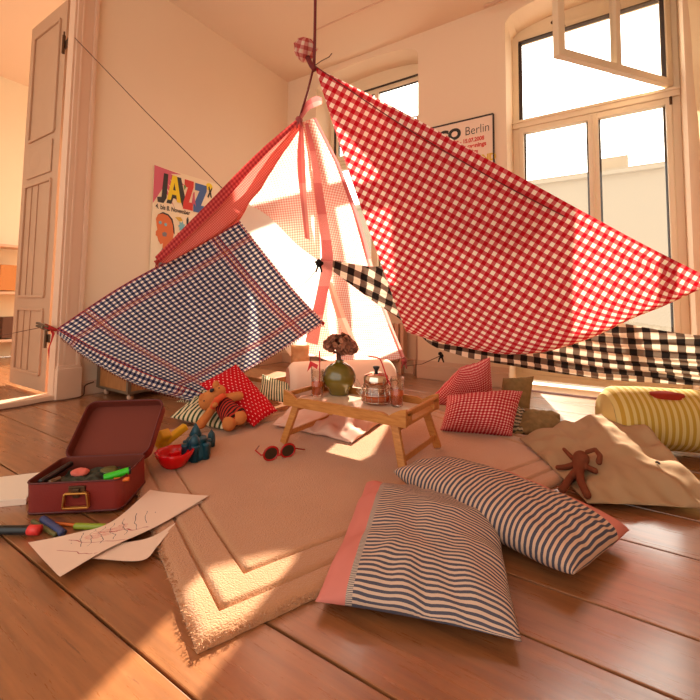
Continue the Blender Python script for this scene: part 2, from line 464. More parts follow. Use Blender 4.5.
def pillow(name, c, thick, mat, label, cat='cushion', group=None, pw=2.2, pull=.05, wr=.006, seed=0, nu=44, nv=44, ground=.003, flipuv=False, rel=.0, lift=.5, zmin=None, parent=None, puff=.5):
    """stuffed cover: c = four corners (c00, c10, c11, c01)"""
    c = [Vector(p) for p in c]
    bm = NB(); uvl = bm.loops.layers.uv.new('UVMap')
    nrm = ((c[2] - c[0]).cross(c[3] - c[1])).normalized()
    if nrm.z < 0: nrm = -nrm
    size = ((c[1] - c[0]).length + (c[3] - c[0]).length) / 2
    def P(u, v, s):
        uu, vv = u * 2 - 1, v * 2 - 1
        # seams pull in between the corners
        us = uu * (1 - pull * (1 - vv * vv)); vs = vv * (1 - pull * (1 - uu * uu))
        a, b = (us + 1) / 2, (vs + 1) / 2
        p = (c[0] * (1 - a) + c[1] * a) * (1 - b) + (c[3] * (1 - a) + c[2] * a) * b
        f = max(0, (1 - abs(uu) ** pw) * (1 - abs(vv) ** pw)) ** puff
        q = p * (2.2 / size)
        w = noise.noise(Vector((uu * 2.2 + seed, vv * 2.2, seed * 3.1))) * wr * 2.2
        # creases running in from the corners and edges
        r = math.atan2(vv, uu); e = max(abs(uu), abs(vv))
        w += math.sin(r * 14 + 3 * noise.noise(Vector((uu * 1.5, vv * 1.5, seed)))) * wr * e * e * .8
        w += noise.noise(Vector((uu * 6, vv * 6, seed + 9))) * wr * .7
        h = thick * f
        p = p + nrm * (h * (lift if s > 0 else -(1 - lift)) + w * min(1, f * 2.2 + .12) * (1 if s > 0 else .3))
        if ground is not None: p.z = max(p.z, ground + (.003 if s > 0 else 0))
        return p
    def arc(Lg):      # cloth length runs over the bulge, so stripes stay evenly wide
        N = 400; acc = [0]; h0 = None
        for k in range(N + 1):
            uu = k / N * 2 - 1; h = thick * lift * max(0, 1 - abs(uu) ** pw) ** puff
            if k: acc.append(acc[-1] + math.hypot(Lg / N, h - h0))
            h0 = h
        return lambda x: acc[int(round(x * N))] / acc[-1]
    aU, aV = arc((c[1] - c[0]).length), arc((c[3] - c[0]).length)
    sm = lambda x: .45 * x + .55 * (.5 - .5 * math.cos(PI * x))
    g = {}
    for s in (1, -1):
        for i in range(nu + 1):
            for j in range(nv + 1):
                if s == -1 and (i in (0, nu) or j in (0, nv)): g[s, i, j] = g[1, i, j]
                else: g[s, i, j] = bm.verts.new(P(sm(i / nu), sm(j / nv), s))
    for s in (1, -1):
        for i in range(nu):
            for j in range(nv):
                q = [(i, j), (i + 1, j), (i + 1, j + 1), (i, j + 1)]
                if s == -1: q = q[::-1]
                f = bm.faces.new([g[s, a, b] for a, b in q])
                for l, (a, b) in zip(f.loops, q): l[uvl].uv = (aV(sm(b / nv)), aU(sm(a / nu))) if flipuv else (aU(sm(a / nu)), aV(sm(b / nv)))
    bmesh.ops.recalc_face_normals(bm, faces=bm.faces[:])
    o = obj(name, bm, mat, parent, True)
    if parent is None: tag(o, label, cat, group)
    return o

def blob(name, caps, mat, parent=None, vox=.004, smooth=6):
    """plush figure: tapered limbs welded into one continuous skin"""
    bm = NB()
    for (p, r1, q, r2) in caps:
        p, q = Vector(p), Vector(q); n = max(2, int((q - p).length / (min(r1, r2) * .35)) + 1)
        for k in range(n + 1):
            t = k / n
            bmesh.ops.create_uvsphere(bm, u_segments=14, v_segments=9, radius=r1 + (r2 - r1) * t, matrix=Matrix.Translation(p + (q - p) * t))
    o = obj(name, bm, mat, parent, True)
    m = o.modifiers.new('skin', 'REMESH'); m.mode = 'VOXEL'; m.voxel_size = vox; m.use_smooth_shade = True
    m = o.modifiers.new('soft', 'SMOOTH'); m.iterations = smooth; m.factor = .6
    return o

defmats()
# ================================================================== THE ROOM
WX, WY, CZ = -3.3, 3.65, 3.4          # left wall, window wall, ceiling
GY = 3.97                              # plane of the window frames
# floor: boards run along the window wall
bm = NB(); y = -1.5; gaps = [.31, .5, .695, .975, 1.165, 1.52, 1.79, 2.02, 2.3, 2.55, 2.83, 3.08, 3.36]
ys = [-1.6, -1.3, -1.0, -.72, -.45, -.2, .05] + gaps + [3.655]
for a, b in zip(ys, ys[1:]):
    cuts = [-3.42, 2.3]
    if int(a * 100) % 3 == 0: cuts = [-3.42, random.uniform(-1.5, 1), 2.3]
    for p, q in zip(cuts, cuts[1:]): box(bm, (p + .001, a + .003, -.03), (q - .001, b - .003, 0), .0025)
box(bm, (-3.42, -1.6, -.06), (2.3, 3.66, -.028))
struct('floor', bm, 'floor')
bm = NB()
for k in range(16): box(bm, (-6.2, -1.6 + k * .36, -.04), (-3.43, -1.6 + k * .36 + .355, -.001), .002)
struct('floor_next_room', bm, 'floor')
bm = NB(); box(bm, (-6.2, -1.6, CZ), (2.4, 4.1, CZ + .1)); struct('ceiling', bm, 'ceiling')
bm = NB(); box(bm, (-2.42, 3.05, CZ - .008), (-.2, 3.062, CZ)); struct('trim_1', bm, 'casing')
# left wall with a tall double door opening
bm = NB()
box(bm, (WX - .06, 1.4, 0), (WX, 4.1, CZ)); box(bm, (WX - .06, -1.6, 3.12), (WX, 1.4, CZ)); box(bm, (WX - .06, -1.6, 0), (WX, .2, 3.12))
struct('wall_left', bm, 'wall')
bm = NB(); box(bm, (2.3, -1.6, 0), (2.4, 4.1, CZ)); struct('wall_right', bm, 'wall')
bm = NB(); box(bm, (-6.3, -1.6, 0), (-6.2, 4.1, CZ)); struct('wall_next_room', bm, plain('pale_cream_plaster', (236, 222, 196), .9, spec=.1, var=.03, nscale=1.5))
# casing, plinth, threshold
bm = NB()
box(bm, (WX, 1.315, .22), (WX + .035, 1.45, 3.16), .006); box(bm, (WX, 1.425, .22), (WX + .05, 1.455, 3.19), .008)
box(bm, (WX - .07, 1.30, 0), (WX + .02, 1.33, 3.1), .004); box(bm, (WX, 1.345, .22), (WX + .042, 1.362, 3.1), .004)
box(bm, (WX - .02, 1.395, .22), (WX + .03, 1.42, 3.16), .004)
box(bm, (WX, .1, 3.1), (WX + .04, 1.455, 3.24), .008)
struct('trim_2', bm, 'casing')
bm = NB(); box(bm, (WX, 1.305, 0), (WX + .06, 1.465, .215), .005); box(bm, (WX, 1.31, .2), (WX + .05, 1.46, .235), .006); struct('trim_3', bm, 'casing')
bm = NB(); box(bm, (WX - .1, .2, 0), (WX + .03, 1.31, .035), .008); struct('trim_4', bm, 'casing')
bm = NB(); box(bm, (WX, 1.465, 0), (WX + .022, WY, .085), .004); box(bm, (WX, 1.465, .085), (WX + .012, WY, .1), .003); struct('baseboard_left', bm, 'casing')
# door leaf folded back into the next room
d = bpy.data.objects.new('door_1', None); COL.objects.link(d); d['kind'] = 'structure'
DX0, DX1, DY = -4.17, -3.50, 1.335
bm = NB()
box(bm, (DX0, DY, .02), (DX1, DY + .036, 3.03), .003)
struct('door_leaf', bm, 'door', d)
bm = NB()
for z0, z1 in ((.14, .62), (.72, 1.62), (2.0, 2.9)):
    for a, b in (((DX0 + .1, z0), (DX1 - .1, z0)), ((DX0 + .1, z1), (DX1 - .1, z1)), ((DX0 + .1, z0), (DX0 + .1, z1)), ((DX1 - .1, z0), (DX1 - .1, z1))):
        bar(bm, (a[0], DY - .004, a[1]), (b[0], DY - .004, b[1]), .022, .022, (0, 1, 0), .006)
    if z1 < 1.7:
        for k in (.22, .34): bar(bm, (DX0 + k, DY - .003, z0), (DX0 + k, DY - .003, z1), .01, .01, (0, 1, 0), .003)
box(bm, (DX0 + .11, DY - .012, 1.68), (DX1 - .11, DY, 1.94), .006)
bmesh.ops.create_uvsphere(bm, u_segments=20, v_segments=10, radius=.5, matrix=Matrix.Translation((DX0 + .28, DY - .006, 1.81)) @ Matrix.Diagonal((.26, .02, .2, 1)))
obj('door_moulding', bm, 'door', d)
for z in (.42, 2.62):
    bm = NB(); tube(bm, [(DX1 + .06, 1.30, z - .07), (DX1 + .06, 1.30, z + .07)], .011, 10); bar(bm, (DX1 + .02, 1.315, z), (DX1 + .14, 1.305, z), .01, .06)
    tube(bm, [(DX1 + .06, 1.3, z + .07), (DX1 + .06, 1.3, z + .10)], .006, 8)
    obj('hinge', bm, 'oldmetal', d)

# window wall: piers, parapet, arched heads
W1, W2 = (-2.86, -1.583), (-.752, .47)
SILL1 = .60
def archz(x, a, b, zs=3.2, zt=3.335):
    t = (x - (a + b) / 2) / ((b - a) / 2); return zs + (zt - zs) * math.sqrt(max(0, 1 - t * t)) ** .9
bm = NB()
for a, b in ((WX - .06, W1[0]), (W1[1], W2[0]), (W2[1], 2.4)): box(bm, (a, WY, 0), (b, 4.1, CZ))
box(bm, (W1[0], 3.83, 0), (W1[1], 4.1, SILL1))
for a, b in (W1, W2):
    n = 28
    for k in range(n):
        x0 = a + (b - a) * k / n; x1 = a + (b - a) * (k + 1) / n
        z0, z1 = archz(x0, a, b), archz(x1, a, b)
        hexa(bm, [(x0, WY, z0), (x1, WY, z1), (x1, 4.1, z1), (x0, 4.1, z0), (x0, WY, CZ), (x1, WY, CZ), (x1, 4.1, CZ), (x0, 4.1, CZ)])
struct('wall_back', bm, 'wall')
bm = NB()
box(bm, (W1[1] - .0, WY - .022, 0), (W2[0] + .0, WY, .105), .004); box(bm, (W1[1], WY - .03, .105), (W2[0], WY, .13), .006)
box(bm, (W1[1], WY - .012, .13), (W2[0], WY, .17), .004)
box(bm, (WX, WY - .022, 0), (W1[0], WY, .105), .004)
struct('baseboard_back', bm, 'casing')
bm = NB(); box(bm, (W2[1] + .0, WY - .022, 0), (2.3, WY, .12), .005); struct('baseboard_right', bm, 'casing')
# niche floor of the right window with its dark red board edge
bm = NB(); box(bm, (W2[0], WY + .035, -.02), (W2[1], GY + .1, .004), .003); struct('trim_5', bm, 'ledge')
bm = NB(); box(bm, (W2[0] - .02, WY - .018, -.02), (W2[1] + .02, WY + .03, .004), .003); struct('trim_6', bm, plain('dark_red_threshold_paint', (120, 44, 22), .5))
bm = NB(); box(bm, (W1[0], WY, -.02), (W1[1], 3.83, .0), .002); struct('trim_8', bm, 'floor')
bm = NB(); box(bm, (W1[0] + .002, 3.78, SILL1), (W1[1] - .002, GY - .03, SILL1 + .03), .006); struct('trim_7', bm, 'ledge')

def window(n, x0, x1, zb, open_sash):
    w = bpy.data.objects.new('window_%d' % n, None); COL.objects.link(w); w['kind'] = 'structure'
    zt = 3.2; TZ = 2.36; c = (x0 + x1) / 2 + (.03 if n == 2 else 0)
    bm = NB()
    for a, b in ((x0, x0 + .055), (x1 - .055, x1)): box(bm, (a, GY - .035, zb), (b, GY + .05, zt + .02), .005)
    box(bm, (x0 + .001, GY - .033, zt - .04), (x1 - .001, GY + .048, zt + .019), .005)
    for k in range(20):   # arched infill above the frame
        a = x0 + (x1 - x0) * k / 20; b = x0 + (x1 - x0) * (k + 1) / 20
        hexa(bm, [(a, GY - .02, zt + .02), (b, GY - .02, zt + .02), (b, GY + .05, zt + .02), (a, GY + .05, zt + .02),
                  (a, GY - .02, archz(a, x0, x1) + .03), (b, GY - .02, archz(b, x0, x1) + .03), (b, GY + .05, archz(b, x0, x1) + .03), (a, GY + .05, archz(a, x0, x1) + .03)])
    box(bm, (x0 + .001, GY - .06, TZ - .035), (x1 - .001, GY + .049, TZ + .035), .008); box(bm, (x0, GY - .075, TZ + .01), (x1, GY - .03, TZ + .035), .006)
    box(bm, (x0, GY - .045, zb), (x1, GY + .05, zb + .05), .006)
    obj('window_frame', bm, 'winframe', w)
    bm = NB(); bar(bm, (x0 + .062, GY - .02, TZ + .035), (x0 + .062, GY - .02, zt - .04), .012, .05); bar(bm, (x0 + .06, GY - .02, zt - .046), (x1 - .06, GY - .02, zt - .046), .05, .012); bar(bm, (x1 - .062, GY - .02, TZ + .035), (x1 - .062, GY - .02, zt - .04), .012, .05)
    obj('rebate_seal', bm, 'dark', w)
    # lower casements
    for k, (a, b) in enumerate(((x0 + .055, c), (c, x1 - .055))):
        bm = NB(); f = .038; z0, z1 = zb + .05, TZ - .035
        for p, q in (((a, z0), (a + f, z1)), ((b - f, z0), (b, z1)), ((a, z0), (b, z0 + .09)), ((a, z1 - .05), (b, z1))):
            h_ = q[0] - p[0] > .2; box(bm, (p[0] + (.001 if h_ else 0), GY - .05 + (.002 if h_ else 0), p[1] + (.001 if h_ else 0)), (q[0] - (.001 if h_ else 0), GY + (.018 if h_ else .02), q[1] - (.001 if h_ else 0)), .004)
        s = obj('casement', bm, 'winframe', w)
        bm = NB(); box(bm, (a + f, GY - .012, z0 + .09), (b - f, GY - .006, z1 - .05)); obj('pane', bm, 'pane', s)
        bm = NB()
        for p, q in (((a + f, z0 + .09), (a + f, z1 - .05)), ((b - f, z0 + .09), (b - f, z1 - .05))): bar(bm, (p[0], GY - .0, p[1]), (q[0], GY - .0, q[1]), .006, .03)
        obj('gasket', bm, 'dark', s)
    if n == 2:
        bm = NB(); tube(bm, [(c, GY - .062, zb + .1), (c, GY - .062, TZ - .06)], .012, 8); box(bm, (c - .028, GY - .062, zb + .06), (c + .028, GY - .045, TZ - .04), .006); obj('centre_bar', bm, 'winframe', w)
    # upper light
    U0, U1 = TZ + .035, zt - .04
    def sash(o, wd, name='upper_sash'):
        bm = NB(); f = .06; h = U1 - U0
        for p, q in (((0, 0), (f, h)), ((wd - f, 0), (wd, h)), ((0, 0), (wd, f)), ((0, h - f), (wd, h)), ((wd / 2 - .025, 0), (wd / 2 + .025, h))):
            h_ = q[0] - p[0] > .2; e_ = .0015 if h_ else 0; box(bm, (p[0] + e_, -.025 + e_, p[1] + e_), (q[0] - e_, .025 - e_, q[1] - e_), .004)
        s = local(obj(name, bm, 'winframe', o), o)
        bm = NB(); box(bm, (f, -.003, f), (wd - f, .003, h - f)); local(obj('pane', bm, 'pane', s), s)
        bm = NB(); bar(bm, (f, .0, f), (f, .0, h - f), .03, .008, (1, 0, 0)); bar(bm, (f, 0, h - f), (wd - f, 0, h - f), .03, .008); local(obj('gasket', bm, 'dark', s), s)
        bm = NB(); tube(bm, [(wd - .03, -.025, h * .38), (wd - .03, -.06, h * .38)], .009, 8); tube(bm, [(wd - .03, -.06, h * .38), (wd - .15, -.06, h * .385)], .008, 8); local(obj('window_handle', bm, 'oldmetal', s), s)
        return s
    if open_sash:
        hinge = Vector((x1 - .06, GY - .04, U0 + .01)); tip = at(556, 58, Z=U0)
        dr = Vector((tip.x - hinge.x, tip.y - hinge.y, 0)); wd = dr.length
        s = sash(w, wd)
        s.location = hinge; s.rotation_euler = (0, 0, math.atan2(dr.y, dr.x) )
        for ch in s.children: pass
        bm = NB(); tube(bm, [hinge + Vector((.0, -.01, -.14)), hinge + Vector((.0, -.01, -.02))], .009, 8); obj('sash_hinge', bm, 'oldmetal', w)
    else:
        s = sash(w, x1 - x0 - .11); s.location = (x0 + .055, GY, U0)
    return w
window(1, W1[0], W1[1], SILL1, False)
window(2, W2[0], W2[1], .045, True)
bm = NB(); box(bm, (W2[0] + .05, GY - .04, .09), (W2[1] - .05, GY + .01, .16), .004); struct('trim_9', bm, 'winframe')

# ------------------------------------------------------------------ outside
top = at(630, 168, Y=15).z
t = thing('apartment_building', 'pale rendered building across the street, seen through the lower window panes', 'building', (0, 15, 0))
bm = NB(); box(bm, (-14, 15, -8), (16, 22, top)); obj('wall', bm, 'facade', t)
bm = NB(); p = at(612, 160, Y=16); box(bm, (p.x - .45, 16, top), (p.x + .45, 17, top + .75), .02); obj('chimney', bm, 'facade', t)
bm = NB(); box(bm, (-14, 14.85, top - .15), (16, 15.2, top + .02), .02); obj('cornice', bm, 'facade', t)

# ------------------------------------------------------------------ curtain at the right of the window
def cur(u, v, p): return .02 * math.sin(u * 34) + .008 * math.sin(u * 80 + v * 3)
c = surf([[Vector((.475, 3.52, 3.3)), Vector((.50, 3.53, 2.2)), Vector((.53, 3.5, 1.2)), Vector((.54, 3.52, .62))], [Vector((.75, 3.5, 3.3)), Vector((.75, 3.52, 2.2)), Vector((.8, 3.5, 1.2)), Vector((.82, 3.52, .62))]], 60, 30, None, cur)
tag(obj('curtain', c, 'curtain', None, True), 'cream curtain hanging in folds at the right edge of the window', 'curtain')
bm = NB(); tube(bm, [(-.9, 3.52, 3.33), (1.2, 3.52, 3.33)], .012, 10)
tag(obj('curtain_rail', bm, 'casing', None, True), 'cream painted rail the curtain hangs from, above the right window', 'rail')

# ------------------------------------------------------------------ posters
def text(name, s, size, parent, M_, mat, bold=0, shear=0, sx=1):
    cu = bpy.data.curves.new(name, 'FONT'); cu.body = s; cu.size = size; cu.offset = bold; cu.extrude = .0006; cu.shear = shear
    c_ = bpy.data.objects.new(name, cu); COL.objects.link(c_); bpy.context.view_layer.update()
    me = bpy.data.meshes.new_from_object(c_.evaluated_get(bpy.context.evaluated_depsgraph_get())); bpy.data.objects.remove(c_)
    me.materials.clear(); me.materials.append(MAT[mat]); o = bpy.data.objects.new(name, me); COL.objects.link(o)
    o.parent = parent; o.matrix_parent_inverse = parent.matrix_world.inverted()
    o.matrix_world = M_ @ Matrix.Diagonal((sx, 1, 1, 1)); return o
py0, pz1, pw_, ph_ = at(154.3, 165, X=WX + .01).y, at(154.3, 165, X=WX + .01).z, .70, 1.0
MP = Matrix(((0, 0, 1, WX + .014), (1, 0, 0, py0), (0, 1, 0, pz1), (0, 0, 0, 1)))   # x right, y up on the left wall
MPC = MP @ Matrix.Diagonal((.86, .92, 1, 1))
def onp(bm, m=None): xf(bm, m or MPC)
t = thing('jazz_poster', 'bright JAZZ festival poster with cartoon head on left wall', 'poster', (WX, py0, pz1 - ph_))
bm = NB(); box(bm, (0, -ph_, -.012), (pw_, 0, -.002), .001); onp(bm, MP); obj('sheet', bm, 'poster', t)
def flat(name, pts, mat, z=0, parent=t):
    bm = NB(); prism(bm, pts, z - .0022, z, 'XY'); onp(bm); return obj(name, bm, mat, parent)
# pink burst in the corner
b = [(0, 0), (.30, -.015)]
for k in range(9):
    a = math.radians(-6 - k * 10.2); b += [((.10 + .1 * (k % 2)) + .16 * math.cos(a) * (1 if k % 2 else .5), -.02 + (.34 if k % 2 else .17) * math.sin(a))]
b += [(.0, -.36)]
flat('pink_burst', b, 'ink_pink', 0)
def J(x, y, s, mat): flat('letter_j', [(x + .07 * s, y), (x + .13 * s, y), (x + .12 * s, y - .3 * s), (x + .08 * s, y - .37 * s), (x + .0 * s, y - .37 * s), (x - .01 * s, y - .31 * s), (x + .05 * s, y - .3 * s)], mat, .0015)
J(.05, -.05, .78, 'ink_black')
flat('letter_shadow', [(.235, -.05), (.30, -.05), (.39, -.345), (.34, -.34), (.30, -.27), (.22, -.27), (.20, -.33), (.145, -.33)], 'ink_black', .0012)
flat('letter_a', [(.20, -.045), (.25, -.045), (.31, -.30), (.265, -.30), (.252, -.235), (.205, -.235), (.19, -.295), (.15, -.295)], 'ink_yellow', .002)
flat('letter_a_hole', [(.225, -.12), (.242, -.19), (.212, -.19)], 'ink_black', .0026)
def Zl(x, y, w, h, mat, k=.25):
    flat('letter_z', [(x, y), (x + w, y), (x + w, y - h * .2), (x + w * .55, y - h * .74), (x + w, y - h * .74), (x + w, y - h), (x - w * .08, y - h), (x - w * .08, y - h * .78), (x + w * .38, y - h * .25), (x, y - h * .25)], mat, .002)
Zl(.345, -.05, .11, .30, 'ink_red'); Zl(.475, -.055, .15, .30, 'ink_blue')
flat('drawn_figure', [(.455, -.16), (.47, -.155), (.475, -.22), (.49, -.30), (.47, -.27), (.455, -.3), (.44, -.27)], 'ink_pink', .003)
flat('green_leaf', [(.335, -.12), (.35, -.105), (.362, -.13), (.345, -.16)], 'ink_green', .003)
flat('dark_cross', [(.645, -.06), (.66, -.05), (.675, -.09), (.695, -.05), (.70, -.07), (.685, -.11), (.70, -.17), (.68, -.16), (.672, -.13), (.65, -.18), (.64, -.16), (.662, -.11)], 'ink_black', .002)
flat('yellow_spot', [(.66 + .045 * math.cos(a * PI / 6), -.02 - .035 + .04 * math.sin(a * PI / 6)) for a in range(12)], 'ink_yellow', .001)
text('date_lettering', '4. bis 8. November', 0.062, t, MPC @ Matrix.Translation((.03, -.40, 0)), 'ink_black', .0012, sx=.82)
# cartoon head
head = [(.04, -.50), (.06, -.455), (.11, -.43), (.17, -.44), (.215, -.48), (.235, -.54), (.24, -.61), (.235, -.66), (.225, -.70), (.24, -.76), (.12, -.79), (.125, -.72), (.10, -.735), (.075, -.70), (.062, -.665), (.045, -.655), (.045, -.62), (.06, -.60), (.05, -.56)]
flat('cartoon_head', head, 'ink_orange', .001)
flat('hair_line', [(.06, -.455), (.11, -.425), (.17, -.435), (.22, -.475), (.245, -.56), (.25, -.62), (.235, -.60), (.228, -.54), (.205, -.485), (.165, -.45), (.11, -.44)], 'ink_black', .002)
for x, y in ((.085, -.53), (.145, -.54)):
    flat('eye', [(x + .016 * math.cos(a * PI / 5), y + .016 * math.sin(a * PI / 5)) for a in range(10)], 'ink_cyan', .003)
flat('mouth', [(.11, -.625), (.14, -.61), (.165, -.625), (.155, -.655), (.12, -.655)], 'ink_grey', .003)
flat('shirt', [(.12, -.77), (.17, -.80), (.235, -.73), (.28, -.80), (.30, -.95), (.08, -.95), (.10, -.82)], 'ink_grey', .0015)
flat('blue_flower', [(.33 + (.042 if a % 2 else .028) * math.cos(a * PI / 7), -.53 + (.055 if a % 2 else .036) * math.sin(a * PI / 7)) for a in range(14)], 'ink_cyan', .002)
flat('dark_trumpet', [(.40, -.42), (.41, -.45), (.405, -.53), (.43, -.56), (.41, -.57), (.395, -.60), (.39, -.53), (.385, -.45)], 'ink_black', .002)
flat('black_square', [(.53, -.36), (.62, -.365), (.60, -.46), (.53, -.45)], 'ink_black', .002)
flat('gold_blot', [(.25, -.45), (.31, -.44), (.34, -.47), (.30, -.485)], 'ink_gold', .002)
flat('orange_stroke', [(.28, -.60), (.36, -.585), (.35, -.60), (.29, -.615)], 'ink_orange', .002)

qx, qz = at(493.1, 113.6, Y=WY - .02).x, at(493.1, 113.6, Y=WY - .02).z
M2 = Matrix(((1, 0, 0, qx), (0, 0, -1, WY - .014), (0, 1, 0, qz), (0, 0, 0, 1)))
t2 = thing('exhibition_poster', 'framed Berlin exhibition poster with gold lettering between the two windows', 'poster', (qx, WY, qz - .9))
bm = NB(); box(bm, (-.68, -.92, -.008), (0, 0, .001)); xf(bm, M2); obj('sheet', bm, plain('pale_pink_paper', (236, 206, 182), .5), t2)
bm = NB()
for a, b in (((-.68, 0), (0, 0)), ((0, 0), (0, -.92)), ((-.68, -.92), (0, -.92)), ((-.68, 0), (-.68, -.92))): bar(bm, (a[0], a[1], 0), (b[0], b[1], 0), .012, .02, (0, 0, 1), .002)
xf(bm, M2); obj('poster_frame', bm, 'dark', t2)
def tx(n, s, size, x, y, mat, bold=0, sx=1): return text(n, s, size, t2, M2 @ Matrix.Translation((x, y, .003)), mat, bold, sx=sx)
tx('bold_title', 'CO', .135, -.51, -.155, 'ink_black', .008, 1.05)
tx('thin_title', 'Berlin', .115, -.255, -.145, 'ink_black', -.0012, .82)
tx('date_line', '1988 - 15.07.2008', .052, -.40, -.215, 'ink_red', .0018, .84)
tx('program_line', 'family evenings', .056, -.36, -.27, 'ink_red', .002, .88)
tx('second_program_line', 'and nights', .05, -.32, -.325, 'ink_red', .0018, .9)
tx('gold_lettering', 'SOUND', .088, -.26, -.415, 'ink_gold', .004, .9)

# ------------------------------------------------------------------ lamp cable, knot and glass globe
K = at(314, 66, D=2.3)
kt = at(312.6, 0, D=2.3); top_ = Vector((K.x, K.y, CZ))
bm = NB(); tube(bm, [top_, K + Vector((0, 0, .5)), K + Vector((.002, 0, .15)), K], .0085, 8)
tag(obj('hanging_rope', bm, 'rope', None, True), 'dark red rope hanging from the ceiling, holding the tent peak', 'rope')
bm = NB(); lathe(bm, [(0, CZ - .03), (.05, CZ - .028), (.06, CZ - .01), (.06, CZ)], 24, (K.x, K.y, 0)); tag(obj('ceiling_rose', bm, 'casing', None, True), 'small cream ceiling rose where the dark red rope hangs', 'ceiling rose')
G = at(305, 50, D=2.36)
t = thing('twisted_cloth_tip', 'gathered puff of red gingham corner knotted at the tent peak', 'cloth', G)
bm = NB()
def puff(a, z): return 1 + .16 * math.sin(a * 7 + z * 60) + .07 * math.sin(a * 13 + z * 150)
lathe(bm, [(.004, -.065), (.03, -.055), (.055, -.02), (.06, .02), (.045, .048), (.02, .062), (0, .058)], 56, (0, 0, 0), puff)
uvl = bm.loops.layers.uv.new('UVMap')
for f in bm.faces:
    for l in f.loops: l[uvl].uv = (math.atan2(l.vert.co.y, l.vert.co.x) * 1.1, l.vert.co.z * 24)
xf(bm, Matrix.Translation(G) @ Euler((.3, .5, 0)).to_matrix().to_4x4())
obj('puff', bm, gingham('pale_gingham_corner', (196, 90, 84), (222, 150, 138), (250, 226, 204), 1, 1, .5, 0), t, True)
bm = NB(); pp = [G + Vector((.02, 0, -.05)), K + Vector((-.01, -.01, .0)), K + Vector((.012, -.01, -.03))]; tube(bm, pp, .014, 8); obj('twist', bm, 'rope', t, True)
bm = NB(); q = at(329, 57, D=2.28); tube(bm, [K, K.lerp(q, .5) + Vector((0, 0, .004)), q, q + Vector((.02, 0, .015))], .0025, 6); obj('loose_end', bm, 'thread', t, True)
S_ = at(299, 120, D=2.35)
bm = NB(); tube(bm, [K, K.lerp(S_, .5) + Vector((.006, 0, 0)), S_], .006, 8)
tag(obj('peak_string', bm, 'rope', None, True), 'short dark cord joining the red gingham knot to the pink cloth', 'cord')
# ================================================================== THE TENT
def ripple(a, f1, f2=0, seed=0, pin=True):
    def g(u, v, p):
        w = noise.noise(p * f1 + Vector((seed, 0, 0))) + .45 * noise.noise(p * f1 * 2.7 + Vector((0, seed, 3)))
        e = min(1, 8 * u, 8 * (1 - u)) if pin else 1
        return a * w * e
    return g
def planar(o, e1, e2, per):
    e1 = e1.normalized(); e2 = (e2 - e1 * e2.dot(e1)).normalized()
    return lambda u, v, p: ((p - o).dot(e1) / per, (p - o).dot(e2) / per)

# red gingham: from the peak to the window side
top_e = [(315, 67, 2.3), (400, 110, 2.27), (493, 162, 2.25), (562, 200, 2.24), (632, 238, 2.25), (708, 277, 2.28)]
left_e = [(315, 67, 2.3), (331, 118, 2.32), (348, 170, 2.38), (366, 222, 2.46), (385, 275, 2.62), (405, 329, 2.76)]
bot_e = [(405, 329, 2.76), (455, 345, 2.58), (512, 353, 2.42), (580, 341, 2.31), (646, 312, 2.29), (708, 285, 2.29)]
net = []
for i in range(6):
    v = i / 5; row = []
    for j in range(6):
        u = j / 5
        a, b, l = Vector(top_e[j]), Vector(bot_e[j]), Vector(left_e[i])
        s = a.lerp(b, v); s += (l - Vector(top_e[0]).lerp(Vector(bot_e[0]), v)) * (1 - u)
        s.z += .10 * math.sin(PI * v) * math.sin(PI * min(1, u * 1.1))     # belly away from the camera
        row.append(at(s.x, s.y, D=s.z))
    net.append(row)
# the free lower edge rolls back under
row = []
for j, (x, y, d_) in enumerate(bot_e): row.append(at(x + (2 if j else 4), y - (7 if 0 < j < 5 else 2), D=d_ + .10))
net.append(row)
o0, oC, oL = net[0][0], net[0][5], net[5][0]
RG0 = planar(o0, oC - o0, oL - o0, .049)
def RG(u, v, p):
    a, b = RG0(u, v, p); k = max(0, v - .62) / .38      # gathered, slack cloth towards the bottom
    return (a, b + 9 * k * k * min(1, 2.5 * (1 - u)))
def redfold(u, v, p):
    w = .018 * noise.noise(Vector((u * 3, v * 5, 0))) + .006 * noise.noise(Vector((u * 9, v * 14, 2)))
    w += .012 * math.sin((v * 9 + u * 2.5)) * max(0, v - .3) * (1 - u * .4)
    w += .010 * math.exp(-((v - .22 + u * .25) / .03) ** 2)
    return w * min(1, 6 * (1 - u) + .1) * min(1, 6 * u + .1)
t = thing('red_gingham_cloth', 'large red and white gingham cloth forming the tent roof on the right', 'cloth', (o0.x, o0.y, 0))
obj('main_sheet', surf(net, 90, 90, RG, redfold), 'red_gingham', t, True)
# hem seam along the sheet, and the folded flap behind its upper left edge
flap = px([(316, 70, 2.33), (400, 112, 2.32), (493, 163, 2.31), (560, 199, 2.30)], [(322, 84, 2.36), (398, 142, 2.40), (455, 200, 2.43), (545, 225, 2.36)], [(330, 110, 2.4), (375, 160, 2.46), (420, 225, 2.50), (520, 252, 2.42)])
bm = surf(flap, 40, 30, planar(o0, oC - o0, oL - o0, .049), ripple(.02, 4, seed=4))
obj('folded_flap', bm, 'red_gingham', t, True)
band = px([(430, 330, 2.66), (500, 338, 2.50), (580, 326, 2.39), (650, 299, 2.36), (704, 279, 2.33)], [(428, 338, 2.68), (505, 351, 2.46), (580, 340, 2.37), (650, 310, 2.35), (706, 284, 2.33)])
obj('lower_fold', surf(band, 60, 10, planar(o0, oC - o0, oL - o0, .049), ripple(.012, 6, seed=9)), 'red_gingham', t, True)
bm = NB(); pts = [surfp for surfp in [at(318, 76, D=2.31), at(345, 95, D=2.30), at(381, 121, D=2.29), at(420, 152, D=2.29), at(455, 178, D=2.30), at(500, 201, D=2.31)]]
def spline(p, n): return [catmull(p, k / n) for k in range(n + 1)]
